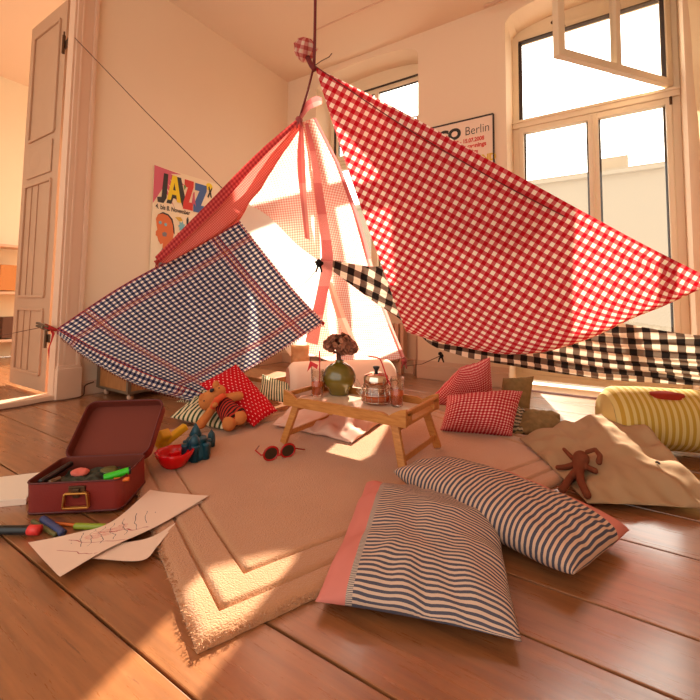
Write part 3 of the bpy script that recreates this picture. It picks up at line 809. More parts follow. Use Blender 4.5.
bm = NB(); tube(bm, [p - FWD * .012 for p in spline([p[0] if isinstance(p, list) else p for p in [net[0][0]] + [net[0][j] + (net[1][j] - net[0][j]) * (.25 + .12 * j) for j in range(1, 4)]], 40)], .003, 6); obj('seam', bm, 'rope', t, True)
bm = NB(); tube(bm, [net[0][5], net[0][5] + Vector((.04, .02, -.004)), Vector((1.35, 3.645, 1.02))], lambda f: .013 if f < .6 else .005, 8); obj('corner_tie', bm, 'rope', t, True)

# black gingham canopy slung low behind it
M_ = at(320, 262, D=2.80)
bl = [(320, 262, 2.80), (376, 303, 2.88), (410, 327, 2.92), (441, 350, 2.92), (500, 363, 2.75), (600, 378, 2.6), (700, 386, 2.46), (760, 392, 2.36)]
tp = [(321, 258, 2.80), (382, 266, 2.94), (418, 246, 3.3), (455, 262, 3.3), (520, 296, 3.12), (600, 318, 2.92), (690, 334, 2.62), (760, 336, 2.45)]  # hidden upper part shaped behind the red cloth to keep sun off the rug
net2 = []
for i in range(5):
    v = i / 4; row = []
    for a, b in zip(tp, bl):
        s = Vector(a).lerp(Vector(b), v); row.append(at(s.x, s.y + 5 * math.sin(PI * v), D=s.z))
    net2.append(row)
def pleat(u, v, p):
    k = max(0, v - .35) * 1.5
    return .012 * math.sin(u * 58 + v * 6) * k * (1 - abs(2 * u - 1) ** 3) + .008 * noise.noise(Vector((u * 20, v * 4, 0)))
t = thing('black_gingham_cloth', 'black and white gingham cloth slung low beneath the red gingham', 'cloth', M_)
bm = NB()
net2t = [list(r) for r in zip(*net2)]     # long way first
obj('sheet', surf([list(c) for c in zip(*net2t)], 120, 50, planar(net2[0][3], net2[4][6] - net2[4][3], net2[0][3] - net2[4][3], .085), lambda u, v, p: pleat(v, u, p) if 0 else .012 * math.sin(v * 46 + u * 9) * (.15 + .85 * u) * min(1, 8 * u) + .01 * noise.noise(Vector((u * 12, v * 5, 1)))), 'black_gingham', t, True)
def knot(name, p, r, mat, parent, seed=0):
    bm = NB()
    for k in range(3):
        a = k * 2.1 + seed; pts = []
        for j in range(13):
            th = 2 * PI * j / 12; q = Vector((math.cos(th) * r, math.sin(th) * r * .7, math.sin(th * 2) * r * .25)); q.rotate(Euler((a, a * .7, a * 1.3))); pts.append(p + q)
        tube(bm, pts, r * .42, 7)
    for k in (-1, 1):
        tube(bm, [p, p + Vector((k * r * .6, 0, -r * 1.4)), p + Vector((k * r * 1.1, 0, -r * 2.8))], r * .4, 6, r2=r * .25)
    return obj(name, bm, mat, parent, True)
knot('knot', at(319, 263, D=2.77), .022, 'black_gingham', t, .4)
knot('corner_knot', at(441, 355, D=2.91), .018, 'black_gingham', t, 1.4)
for nm, p_, q_ in (('window_side', net2[0][-1], Vector((1.42, 3.645, .55))), ('floor_side', net2[-1][-1], Vector((1.35, 3.645, .16)))):
    bm = NB(); tube(bm, [p_, p_.lerp(q_, .5) - Vector((0, 0, .02)), q_], .004, 6); obj('corner_tie', bm, 'thread', t, True)
bm = NB(); a, b = at(440, 356, D=2.91), at(407, 366, D=3.45)
tube(bm, [a, a.lerp(b, .5) - Vector((0, 0, .02)), b], .003, 6); tag(obj('tie_string', bm, 'thread', None, True), 'thin brown string tying the black gingham corner towards the left window base', 'string')

# blue tablecloth on the left
T_, TOP, R_, BT = (56, 329, 2.82), (240, 221, 2.62), (324, 322, 2.80), (196, 397, 2.60)
e_top = [T_, (120, 287, 2.76), (180, 254, 2.69), TOP]
e_bot = [(56, 330, 2.82), (100, 366, 2.70), (145, 391, 2.62), BT]
e_r = [TOP, (266, 256, 2.68), (296, 293, 2.74), R_]
net = []
rows = [e_top, None, None, None]
midL = [T_, (60, 330, 2.82), (60, 331, 2.82), (56, 330, 2.82)]
def lerp3(a, b, t): return tuple(a[i] + (b[i] - a[i]) * t for i in range(3))
# corner-to-corner square cloth: rows run T->TOP ... BT->R
eA = [T_, (118, 288, 2.76), (180, 254, 2.69), TOP]
eB = [BT, (232, 378, 2.66), (278, 352, 2.74), R_]
eL = [T_, (97, 352, 2.72), (146, 374, 2.64), BT]
eR = [TOP, (267, 256, 2.68), (297, 293, 2.74), R_]
for i in range(4):
    row = []
    for j in range(4):
        s, v = j / 3, i / 3
        p = Vector(eA[j]) * (1 - v) + Vector(eB[j]) * v + Vector(eL[i]) * (1 - s) + Vector(eR[i]) * s
        p -= Vector(T_) * (1 - s) * (1 - v) + Vector(TOP) * s * (1 - v) + Vector(BT) * (1 - s) * v + Vector(R_) * s * v
        if 0 < i < 3 and 0 < j < 3: p.z += .05; p.y += 3
        row.append(at(*p[:2], D=p.z))
    net.append(row)
t = thing('blue_checked_tablecloth', 'blue and white checked tablecloth with red border bands, left tent side', 'cloth', at(190, 401, Z=0))
obj('sheet', surf(net, 90, 90, lambda u, v, p: (u, v), lambda u, v, p: (.02 * noise.noise(Vector((u * 3, v * 3, 5))) + .012 * math.sin(v * 13 + u * 3) * u * v) * min(1, 9 * u, 9 * v, 9 * (1 - u), 9 * (1 - v))), 'blue_linen', t, True)
# folded-under lower border showing its wrong side
fb = [[at(57, 331, D=2.815), at(98, 367, D=2.69), at(145, 391, D=2.61), at(183, 400, D=2.60), at(214, 397, D=2.60)],
      [at(57, 332, D=2.82), at(92, 368, D=2.70), at(140, 396, D=2.62), at(180, 405, D=2.60), at(206, 401, D=2.60)]]
fold = [[at(57, 330, D=2.81), at(98, 351, D=2.70), at(146, 372, D=2.62), at(203, 393, D=2.58)], [at(57, 332, D=2.80), at(92, 358, D=2.67), at(140, 382, D=2.58), at(198, 399, D=2.56)], [at(57, 334, D=2.81), at(88, 358.5, D=2.68), at(135, 384, D=2.59), at(190, 401, D=2.56)]]
obj('turned_border', surf(fold, 20, 60, lambda u, v, p: (u * .96, .005 + v * .11), ripple(.004, 9, seed=3, pin=False)), 'blue_linen', t, True)
bm = NB()
pts = spline([r[0] for r in net][::1] , 46)
fr = spline(fold[2], 60)
for k, p in enumerate(fr[3:]): bar(bm, p, p + Vector((random.uniform(-.004, .004), random.uniform(-.003, .003), -.012)), .004, .003)
for k, p in enumerate(spline([net[3][j] for j in range(4)], 70)[4:]): bar(bm, p, p + Vector((random.uniform(-.004, .004), 0, -.012)), .004, .003)
o = obj('fringe', bm, 'rope', t); o['kind'] = 'stuff'
knot('corner_knot', at(323, 323, D=2.80), .010, 'blue_linen', t, .7)
bm = NB(); a = at(56, 330, D=2.82); 
tube(bm, [a, at(50, 328, D=2.84), at(45, 327, D=2.86)], lambda f: .010 + .014 * f, 8); obj('tied_corner', bm, 'blue_linen', t, True)

t = thing('cloth_clip', 'dark metal spring clamp holding the blue cloth corner at the doorway', 'clamp', at(44, 328, D=2.86))
bm = NB(); a, b = at(49, 329, D=2.83), at(37, 325, D=2.86)
bar(bm, a + Vector((0, 0, .012)), b + Vector((0, 0, .016)), .022, .014, bev=.004); obj('jaw', bm, 'oldmetal', t)
bm = NB(); bar(bm, a - Vector((0, 0, .010)), b - Vector((0, 0, .004)), .022, .014, bev=.004); obj('jaw', bm, 'oldmetal', t)
bm = NB(); tube(bm, [a.lerp(b, .4) + Vector((0, -.014, .004)), a.lerp(b, .4) + Vector((0, .014, .004))], .012, 10); obj('spring', bm, 'steel', t)
bm = NB(); p = at(43, 327, D=2.86); q = at(-30, 337, X=-4.4); tube(bm, [p, p.lerp(q, .5) - Vector((0, 0, .02)), q], .0025, 6)
tag(obj('guy_string', bm, 'thread', None, True), 'thin string running left from the clamp into the doorway', 'string')
rb = [[at(50, 330, D=2.86), at(52, 337, D=2.87), at(48, 350, D=2.9), at(50, 372, D=2.9), at(48, 393, D=2.9)], [at(53, 330, D=2.86), at(56, 338, D=2.87), at(52, 350, D=2.9), at(52.5, 372, D=2.9), at(51, 393, D=2.9)]]
tag(obj('red_ribbon', surf(rb, 6, 40, None, ripple(.004, 14)), 'redthing', None, True), 'red ribbon dangling from the tied cloth corner beside the door frame', 'ribbon')
bm = NB(); p, q = at(75, 38, X=WX + .03), at(224, 190, D=2.75)
tube(bm, [p, p.lerp(q, .5) - Vector((0, 0, .01)), q], .0032, 6); tag(obj('stay_string', bm, 'thread', None, True), 'long thin string stretched from the door frame top to the salmon cloth', 'string')

# salmon cloth, upper left
A0, A1 = (299, 119, 2.35), (156, 260, 2.66)
sal = px([(299, 119, 2.35), (255, 158, 2.46), (210, 204, 2.57), (156, 258, 2.66)],
         [(300, 122, 2.37), (262, 168, 2.49), (218, 216, 2.59), (163, 263, 2.66)],
         [(301, 126, 2.38), (268, 176, 2.50), (232, 222, 2.60), (178, 257, 2.65)],
         [(301, 128, 2.39), (272, 168, 2.52), (246, 210, 2.62), (238, 223, 2.63)])
# 4th row closes the sheet on the blue cloth's top corner
t = thing('salmon_cloth', 'salmon fine-checked cloth with darker hem running down left from the peak', 'cloth', at(299, 119, D=2.35))
UVS = planar(sal[0][0], sal[0][3] - sal[0][0], sal[2][2] - sal[0][2], .012)
obj('sheet', surf(sal, 50, 70, UVS, ripple(.008, 6, seed=8)), 'pink_check', t, True)
hem = px([(299, 117, 2.34), (254, 156, 2.45), (209, 202, 2.56), (155, 257, 2.65)], [(300, 122, 2.33), (258, 163, 2.44), (216, 210, 2.55), (159, 263, 2.64)])
obj('folded_hem', surf(hem, 8, 80, planar(sal[0][0], sal[0][3] - sal[0][0], sal[2][2] - sal[0][2], .024), ripple(.003, 9)), gingham('deep_salmon_hem', (150, 40, 46), (184, 60, 60), (204, 88, 80), 1, 1, .2), t, True)
knot('tie', at(157, 262, D=2.63), .014, 'pink_check', t, .3)
knot('peak_knot', at(299, 120, D=2.33), .016, 'pink_strip', t, 1)
lp = px([(299, 119, 2.33), (305, 103, 2.35), (316, 96, 2.37), (322, 98, 2.38)], [(300, 122, 2.34), (309, 110, 2.36), (318, 106, 2.39), (322, 104, 2.39)])
obj('loop', surf(lp, 8, 30, None, ripple(.006, 12)), 'pink_strip', t, True)

# pale checked back sheet (front panel of the back wall)
ps = px([(299, 122, 2.37), (272, 158, 2.52), (252, 190, 2.64), (241, 200, 2.70)],
        [(301, 123, 2.38), (292, 165, 2.60), (280, 205, 2.72), (268, 216, 2.76)],
        [(304, 124, 2.39), (304, 170, 2.62), (300, 222, 2.76), (296, 244, 2.79)],
        [(306, 124, 2.40), (312, 172, 2.62), (320, 232, 2.76), (320, 262, 2.80)])
t = thing('pink_checked_sheet', 'pale pink checked sheet hung as the glowing left back of the tent', 'cloth', at(299, 122, D=2.37))
obj('sheet', surf(ps, 60, 60, planar(ps[0][0], ps[3][3] - ps[0][0], ps[0][3] - ps[3][3], .016), ripple(.015, 5, seed=2)), 'pale_check', t, True)
st = px([(300, 122, 2.36), (297, 160, 2.5), (301, 205, 2.66), (305, 238, 2.76)], [(303, 122, 2.36), (305, 160, 2.5), (307, 205, 2.66), (310, 240, 2.76)])
obj('gathered_fold', surf(st, 8, 40, None, ripple(.006, 9)), 'pink_strip', t, True)
# long twisted strip from peak to floor
st2 = px([(305, 124, 2.37), (311, 160, 2.5), (316, 205, 2.66), (321, 240, 2.74), (321, 268, 2.79), (314, 305, 2.9), (305, 342, 3.0)],
         [(308, 123, 2.37), (318, 160, 2.5), (325, 205, 2.66), (331, 240, 2.74), (333, 268, 2.79), (325, 305, 2.9), (318, 345, 3.0)])
tag(obj('pink_cloth_strip', surf(st2, 10, 80, lambda u, v, p: (u * 4, v * 60), ripple(.008, 7, seed=5)), 'pink_strip', None, True), 'narrow twisted pink cloth strip falling from the peak to the floor', 'cloth')
# right back panel down to the window base
rp = px([(303, 122, 2.39), (312, 172, 2.66), (320, 232, 2.88), (322, 262, 2.98), (316, 300, 3.06), (304, 352, 3.16)],
        [(308, 120, 2.41), (326, 172, 2.68), (338, 232, 2.92), (345, 270, 3.1), (350, 310, 3.22), (352, 366, 3.32)],
        [(314, 118, 2.43), (340, 172, 2.68), (361, 232, 2.96), (374, 282, 3.25), (388, 320, 3.38), (403, 358, 3.45)])
t = thing('back_sheet', 'sheer white and pink sheet glowing behind the flower vase and bolster', 'cloth', at(350, 364, Z=0))
obj('sheet', surf(rp, 50, 110, planar(rp[0][0], rp[2][5] - rp[0][5], rp[0][5] - rp[0][0], .018), ripple(.025, 4, seed=11)), 'pale_check', t, True)
eg = px([(313, 118, 2.42), (339, 172, 2.67), (359, 232, 2.95), (372, 282, 3.24), (386, 320, 3.37), (401, 358, 3.44)], [(316, 118, 2.42), (343, 172, 2.67), (364, 232, 2.95), (377, 282, 3.24), (390, 320, 3.37), (405, 357, 3.44)])
obj('edge_hem', surf(eg, 6, 90, None, ripple(.005, 8)), 'pink_strip', t, True)
fd = px([(327, 282, 3.0), (333, 305, 3.04), (342, 330, 3.1), (352, 350, 3.14)], [(332, 282, 3.0), (341, 305, 3.04), (351, 330, 3.1), (360, 350, 3.14)])
obj('loose_fold', surf(fd, 8, 40, None, ripple(.008, 8)), 'pale_check', t, True)
knot('corner_knot', at(404, 361, D=3.42), .022, 'pink_strip', t, 2)
# white sheet closing the gap behind
wsx = px([(236, 206, 2.70), (240, 250, 2.73), (262, 310, 2.86), (290, 356, 3.02)], [(280, 204, 2.86), (285, 250, 2.92), (295, 310, 3.15), (305, 356, 3.2)], [(325, 204, 3.04), (328, 260, 3.08), (330, 310, 3.2), (335, 356, 3.24)])
tag(obj('white_sheet', surf(wsx, 50, 50, None, ripple(.04, 3.5, seed=20)), 'sheer', None, True), 'plain white sheet glowing between the blue cloth and the twisted pink strip', 'cloth')
bm = NB(); pts = [at(318, 268, D=2.78), at(306, 282, D=2.85), at(290, 292, D=2.9), at(280, 296, D=2.92)]; tube(bm, spline(pts, 20), .003, 6)
tag(obj('thin_cord', bm, 'thread', None, True), 'thin cord curving down left from the black gingham knot', 'cord')
# ================================================================== ON THE FLOOR
# rug with carved border lines
RC = Vector((-.712, .560, 0)); E1 = Vector((-.927, .375, 0)); E2 = Vector((.375, .927, 0)); RL1, RL2, RT = 1.50, 1.78, .020
def rugco(L, ins):
    s = set([0, L, .006, L - .006, .02, L - .02]); k = 0
    while k < L: s.add(round(k, 4)); k += .03
    for i in ins:
        for d_ in (-.007, -.003, .003, .007): s.add(i + d_); s.add(L - i + d_)
    return sorted(x for x in s if 0 <= x <= L)
INS = (.068, .155)
xs, ys_ = rugco(RL1, INS), rugco(RL2, INS)
bm = NB(); V = {}
def groove(a, b):
    for i in INS:
        ina = i - .004 <= a <= RL1 - i + .004; inb = i - .004 <= b <= RL2 - i + .004
        if ina and inb and (abs(a - i) < .004 or abs(a - RL1 + i) < .004 or abs(b - i) < .004 or abs(b - RL2 + i) < .004): return .009
    return 0
for i, a in enumerate(xs):
    for j, b in enumerate(ys_):
        e = min(a, b, RL1 - a, RL2 - b); z = RT * min(1, .35 + (e / .02) ** .6 * .65) if e < .02 else RT
        z += .0025 * noise.noise(Vector((a * 4, b * 4, 0))) - groove(a, b)
        w = Vector((noise.noise(Vector((a * 40, b * 40, 1))), noise.noise(Vector((a * 40, b * 40, 7))), 0)) * (.004 if e < .01 else 0)
        p = RC + E1 * a + E2 * b + w; V[i, j] = bm.verts.new((p.x, p.y, z))
for i in range(len(xs) - 1):
    for j in range(len(ys_) - 1): bm.faces.new((V[i, j], V[i, j + 1], V[i + 1, j + 1], V[i + 1, j]))
bl_ = [e for e in bm.edges if e.is_boundary]
r = bmesh.ops.extrude_edge_only(bm, edges=bl_)
for v in r['geom']:
    if isinstance(v, bmesh.types.BMVert): v.co.z = 0.001
bmesh.ops.recalc_face_normals(bm, faces=bm.faces[:])
tag(obj('rug', bm, 'rug', None, True), 'tan wool pile rug with carved border lines on the floorboards', 'rug')
# shaggy pile tufts along the visible edges
bm = NB()
for k in range(2600):
    if k % 2: a, b, n = random.uniform(0, .9), 0, -E2
    else: a, b, n = 0, random.uniform(0, .75), -E1
    p = RC + E1 * a + E2 * b + n * random.uniform(-.012, .001); z = random.uniform(.004, RT - .002)
    d_ = n * random.uniform(.003, .010) + Vector((random.uniform(-.003, .003), random.uniform(-.003, .003), random.uniform(-.003, .005)))
    q = Vector((p.x, p.y, z)); s_ = Vector((random.uniform(-1, 1), random.uniform(-1, 1), .3)).normalized() * .0016
    vs = [bm.verts.new(q - s_), bm.verts.new(q + s_), bm.verts.new(q + d_)]; bm.faces.new(vs)
o = obj('pile_fringe', bm, 'rug', bpy.data.objects['rug']); o['kind'] = 'stuff'
ZR = RT + .003

# ---------------------------------------------------- tray table
TC = Vector((-1.035, 1.705, ZR - .001))
t = thing('tray_table', 'folding light wood breakfast tray table standing on the rug', 'table', TC)
LX, LY, TZ_ = .325, .185, .185
def L(o): return local(o, t)
def rail(y0, y1):
    pts = []; n = 24
    for k in range(n + 1):
        u = k / n * 2 - 1; s = max(0, (abs(u) - .72) / .28); s = s * s * (3 - 2 * s); pts.append((u * LX, TZ_ + .042 + .026 * s - .012 * math.exp(-((abs(u) - .76) / .06) ** 2)))
    pts += [(LX, TZ_ - .004), (-LX, TZ_ - .004)]
    bm = NB(); prism(bm, pts, y0, y1, 'XZ'); return bm
L(obj('side_rail', rail(-LY, -LY + .016), 'oak', t)); L(obj('side_rail', rail(LY - .016, LY), 'oak', t))
bm = NB(); box(bm, (-LX + .012, -LY + .012, TZ_), (LX - .012, LY - .012, TZ_ + .008), .001); L(obj('tray_panel', bm, 'oak', t))
bm = NB(); box(bm, (-LX + .05, -LY + .03, TZ_ + .008), (LX - .09, LY - .03, TZ_ + .0105), .001); L(obj('tray_inlay', bm, plain('glossy_white_board', (236, 206, 180), .12, spec=.7), t))
for sx in (-1, 1):
    bm = NB(); x0, x1 = sx * LX, sx * (LX - .018)
    # end rail with a hand slot
    box(bm, (x0, -LY + .016, TZ_ + .034), (x1, LY - .016, TZ_ + .056), .004); box(bm, (x0, -LY + .016, TZ_ - .002), (x1, LY - .016, TZ_ + .010), .003)
    for y_ in (-1, 1): box(bm, (x0, y_ * (LY - .016), TZ_), (x1, y_ * (LY - .065), TZ_ + .05), .004)
    L(obj('end_rail', bm, 'oak', t))
    tx_, fx_ = sx * .262, sx * .318
    for sy in (-1, 1):
        bm = NB(); bar(bm, (tx_, sy * (LY - .028), TZ_ + .002), (fx_, sy * (LY + .0), .002), .020, .034, (sx, 0, .3), .003)
        bar(bm, (tx_ + sx*.0, sy * (LY - .028), TZ_ - .01), (tx_, sy * (LY - .028), TZ_ + .012), .02, .03, (1, 0, 0), .003)
        L(obj('leg', bm, 'oak', t))
    k = .74; xx = tx_ + (fx_ - tx_) * k; bm = NB(); bar(bm, (xx, -LY + .012, TZ_ * (1 - k)), (xx, LY - .012, TZ_ * (1 - k)), .012, .026, (0, 0, 1), .003); L(obj('stretcher', bm, 'oak', t))
    bm = NB(); bar(bm, (tx_ + sx * .01, -LY + .03, TZ_ - .022), (tx_ + sx * .01, LY - .03, TZ_ - .022), .014, .022, (0, 0, 1), .003); L(obj('top_stretcher', bm, 'oak', t))
ZT = TC.z + TZ_ + .0108

# vase with dried flower
p = at(339, 394, Z=ZT)
t = thing('round_vase', 'round olive green vase holding a dried brown flower head', 'vase', p)
R_v = .088
bm = NB(); prof = [(0, .0), (.048, .0), (.052, .004)]
for k in range(1, 18):
    a = -PI / 2 + .62 + (PI - .62 - .24) * k / 17; prof.append((R_v * math.cos(a), .087 + .083 * math.sin(a)))
prof += [(.020, .172), (.024, .178), (.021, .179), (.017, .168), (.012, .160)]
lathe(bm, prof, 48); local(obj('vase_body', bm, 'vase', t, True), t)
t = thing('dried_hydrangea', 'dried brown hydrangea bloom standing in the green vase', 'flower', p + Vector((0, 0, .16)))
bm = NB(); tube(bm, [Vector((0, 0, -.02)), Vector((-.004, .0, .02)), Vector((-.006, 0, .055))], .011, 10, r2=.014); tube(bm, [Vector((-.004, 0, .03)), Vector((.02, 0, .06)), Vector((.05, 0, .085))], .006, 8); local(obj('stem', bm, 'stem', t, True), t)
bm = NB(); bm2 = NB(); rnd = random.Random(5)
for k in range(330):
    cx_, cz_, R0 = rnd.choice([(-.03, .10, .05), (.01, .105, .06), (.05, .09, .045), (-.055, .095, .035), (.075, .085, .028)])
    d_ = Vector((rnd.gauss(0, 1), rnd.gauss(0, 1), rnd.gauss(0, .8))).normalized(); c0 = Vector((cx_, 0, cz_)) + Vector((d_.x * R0, d_.y * R0, d_.z * R0 * .85))
    n = (d_ + Vector((rnd.uniform(-.6, .6), rnd.uniform(-.6, .6), rnd.uniform(-.6, .6)))).normalized(); s1 = n.cross(Vector((0, 0, 1))).normalized(); s2 = n.cross(s1)
    B = bm if rnd.random() < .6 else bm2; w = rnd.uniform(.011, .022)
    pts = [(0, -1), (.8, -.5), (.9, .4), (.2, 1), (-.6, .8), (-.9, -.1)]
    vs = [B.verts.new(c0 + s1 * a * w + s2 * b * w + n * (.35 * w * (a * a + b * b - .6) * rnd.uniform(.3, 1.6))) for a, b in pts]; c_ = B.verts.new(c0 - n * .003)
    for q in range(6): B.faces.new((c_, vs[q], vs[(q + 1) % 6]))
local(obj('petals', bm, 'dried', t), t); local(obj('pale_petals', bm2, 'dried2', t), t)

# teapot
p = at(376, 403, Z=ZT)
t = thing('glass_teapot', 'glass teapot with polished steel lid and black knob on tray table', 'teapot', p)
bm = NB(); lathe(bm, [(0, .003), (.062, .003), (.069, .010), (.074, .03), (.073, .055), (.066, .08), (.058, .098), (.055, .098), (.063, .078), (.070, .055), (.071, .03), (.066, .012), (0, .008)], 40); local(obj('glass_body', bm, 'glass', t, True), t)
bm = NB(); lathe(bm, [(0, .009), (.064, .0125), (.069, .03), (.069, .042), (.0, .042)], 40); local(obj('tea', bm, 'juice', t, True), t)
bm = NB(); lathe(bm, [(.050, .05), (.050, .115), (.057, .118), (.059, .124), (.056, .134), (.03, .146), (0, .148)], 40); lathe(bm, [(.0585, .093), (.060, .1), (.060, .122), (.0585, .126)], 40); local(obj('lid', bm, 'chrome', t, True), t)
bm = NB(); lathe(bm, [(0, .146), (.009, .147), (.008, .156), (.016, .168), (.017, .174), (.011, .177), (0, .177)], 20); local(obj('knob', bm, 'black', t, True), t)
AX = Vector((-.84, -.54, 0)).normalized()
bm = NB(); tube(bm, [AX * .062 + Vector((0, 0, .045)), AX * .085 + Vector((0, 0, .062)), AX * .088 + Vector((0, 0, .09)), AX * .10 + Vector((0, 0, .112))], lambda f: .017 - .010 * f, 14, cap=False); local(obj('spout', bm, 'glass', t, True), t)
bm = NB(); tube(bm, spline([-AX * .058 + Vector((0, 0, .108)), -AX * .10 + Vector((0, 0, .112)), -AX * .112 + Vector((0, 0, .07)), -AX * .092 + Vector((0, 0, .035)), -AX * .072 + Vector((0, 0, .03))], 24), .006, 10); local(obj('handle', bm, 'chrome', t, True), t)
bm = NB()
for z in (.014, .046, .078):
    rr = {.014: .070, .046: .0745, .078: .068}[z]; tube(bm, [Vector((math.cos(a * PI / 16) * rr, math.sin(a * PI / 16) * rr, z)) for a in range(33)], .0016, 6, cap=False)
for k in range(14):
    a = k * 2 * PI / 14; tube(bm, [Vector((math.cos(a) * .071, math.sin(a) * .071, .014)), Vector((math.cos(a) * .0755, math.sin(a) * .0755, .045)), Vector((math.cos(a) * .068, math.sin(a) * .068, .08))], .0016, 5)
local(obj('wire_holder', bm, 'chrome', t, True), t)

def tumbler(p, label, strawpts, flag):
    t = thing('drinking_glass', label, 'glass', p, group='glasses of orange juice')
    bm = NB(); lathe(bm, [(0, .0), (.026, .0), (.028, .003), (.034, .135), (.0325, .135), (.0265, .010), (0, .009)], 32); local(obj('tumbler', bm, 'glass', t, True), t)
    bm = NB(); lathe(bm, [(0, .0095), (.026, .0105), (.0298, .073), (0, .073)], 32); local(obj('orange_drink', bm, 'juice', t, True), t)
    s = thing('drinking_straw', ('red straw standing upright' if flag else 'bent red straw leaning out of') + (' in the left glass' if flag else ' the right glass'), 'straw', p + Vector((0, 0, .012)))
    bm = NB(); tube(bm, strawpts, .0032, 8); obj('tube', bm, 'straw', s, True)
    return t
p = at(317, 396, Z=ZT); g1 = p
tumbler(p, 'tall glass of orange drink with paper flag, left on tray', [p + Vector((.012, .0, .014)), p + Vector((.016, 0, .10)), at(319.5, 351, D=2.12)], True)
f = thing('paper_flag', 'small red paper flag on a stick in the left glass', 'flag', p + Vector((-.02, 0, .012)))
a_ = at(310.5, 358, D=2.12); bm = NB(); tube(bm, [p + Vector((-.016, 0, .014)), a_], .0018, 6); obj('stick', bm, 'thread', f)
bm = NB(); q = [at(310, 361, D=2.115), at(318, 365, D=2.10), at(317, 369, D=2.09), at(312, 366, D=2.1), at(307, 372, D=2.12)]
vs = [bm.verts.new(v) for v in q]; bm.faces.new(vs); r = bmesh.ops.extrude_face_region(bm, geom=bm.faces[:]); [setattr(v, 'co', v.co + FWD * .004) for v in r['geom'] if isinstance(v, bmesh.types.BMVert)]; obj('pennant', bm, 'straw', f)
p = at(397, 406, Z=ZT)
tumbler(p, 'tall glass of orange drink beside the teapot, right end of tray', spline([p + Vector((.014, .0, .014)), at(388, 380, D=1.95), at(381.5, 362, D=1.95), at(378, 358, D=1.96), at(368, 356, D=1.99)], 20), False)

# sunglasses
t = thing('sunglasses', 'red framed sunglasses with brown lenses lying on rug by tray leg', 'sunglasses', at(278, 458, Z=ZR))
la, lb = at(271, 453.5, D=1.75), at(288, 450.5, D=1.79)
ax = (lb - la).normalized(); upv = Vector((0, -.25, 1)).normalized(); up2 = (upv - ax * upv.dot(ax)).normalized(); nn = ax.cross(up2)
for c_ in (la, lb):
    bm = NB(); ring = [c_ + ax * .032 * math.cos(a * PI / 12) + up2 * (.029 * math.sin(a * PI / 12)) for a in range(24)]
    tube(bm, ring + ring[:2], .0045, 8, cap=False); obj('rim', bm, 'frame_red', t, True)
    bm = NB(); A_ = [bm.verts.new(v + nn * .001) for v in ring]; B_ = [bm.verts.new(v - nn * .001) for v in ring]; bm.faces.new(A_); bm.faces.new(B_[::-1])
    for i in range(24): bm.faces.new((A_[i], B_[i], B_[(i + 1) % 24], A_[(i + 1) % 24]))
    obj('lens', bm, 'lens', t)
bm = NB(); m_ = (la + lb) / 2; tube(bm, [la + ax * .030 - up2 * .012, m_ - up2 * .012, lb - ax * .030 - up2 * .012], .005, 8); obj('bridge', bm, 'frame_red', t, True)
bm = NB(); e_ = la - ax * .032; tube(bm, [e_, e_ - ax * .012 + nn * .0, e_ - ax * .02 - nn * .05 - up2 * .0, at(259, 446, D=1.86)], .003, 8); obj('temple', bm, 'frame_red', t, True)
bm = NB(); e_ = lb + ax * .032; tube(bm, [e_, e_ + ax * .004 - nn * .01, Vector((e_.x + .0, e_.y + .07, ZR + .006))], .003, 8); obj('temple', bm, 'frame_red', t, True)

# ---------------------------------------------------- cushions
Z1 = ZR
pillow('striped_pillow', [at(315, 604, Z=.022), at(366, 484, Z=.035), at(497, 508, Z=.04), at(522, 650, Z=.012)], .165, 'ticking',
       'blue and white striped pillow with pink end band, nearest on the floor', 'pillow', 'blue striped pillows', seed=2, flipuv=False, pull=.03, pw=2.6, puff=.42, ground=.0245)
pillow('striped_pillow', [at(446, 460, Z=.075), at(393, 471, Z=.095), at(574, 574, Z=.06), at(630, 530, Z=.045)], .14, 'ticking2',
       'blue and white striped pillow with pink far edge, overlapping the nearest one', 'pillow', 'blue striped pillows', seed=5, pull=.015, wr=.004, pw=2.6, puff=.42, ground=.0245, flipuv=True)
pillow('beige_pillow', [at(519, 438, Z=.03), at(588, 505, Z=.022), at(726, 510, Z=.03), at(628, 404, D=2.02)], .085, 'beige',
       'large plain beige pillow leaning on the yellow striped bolster', 'pillow', seed=8, wr=.014, pull=.03, pw=2.0, ground=.0245)
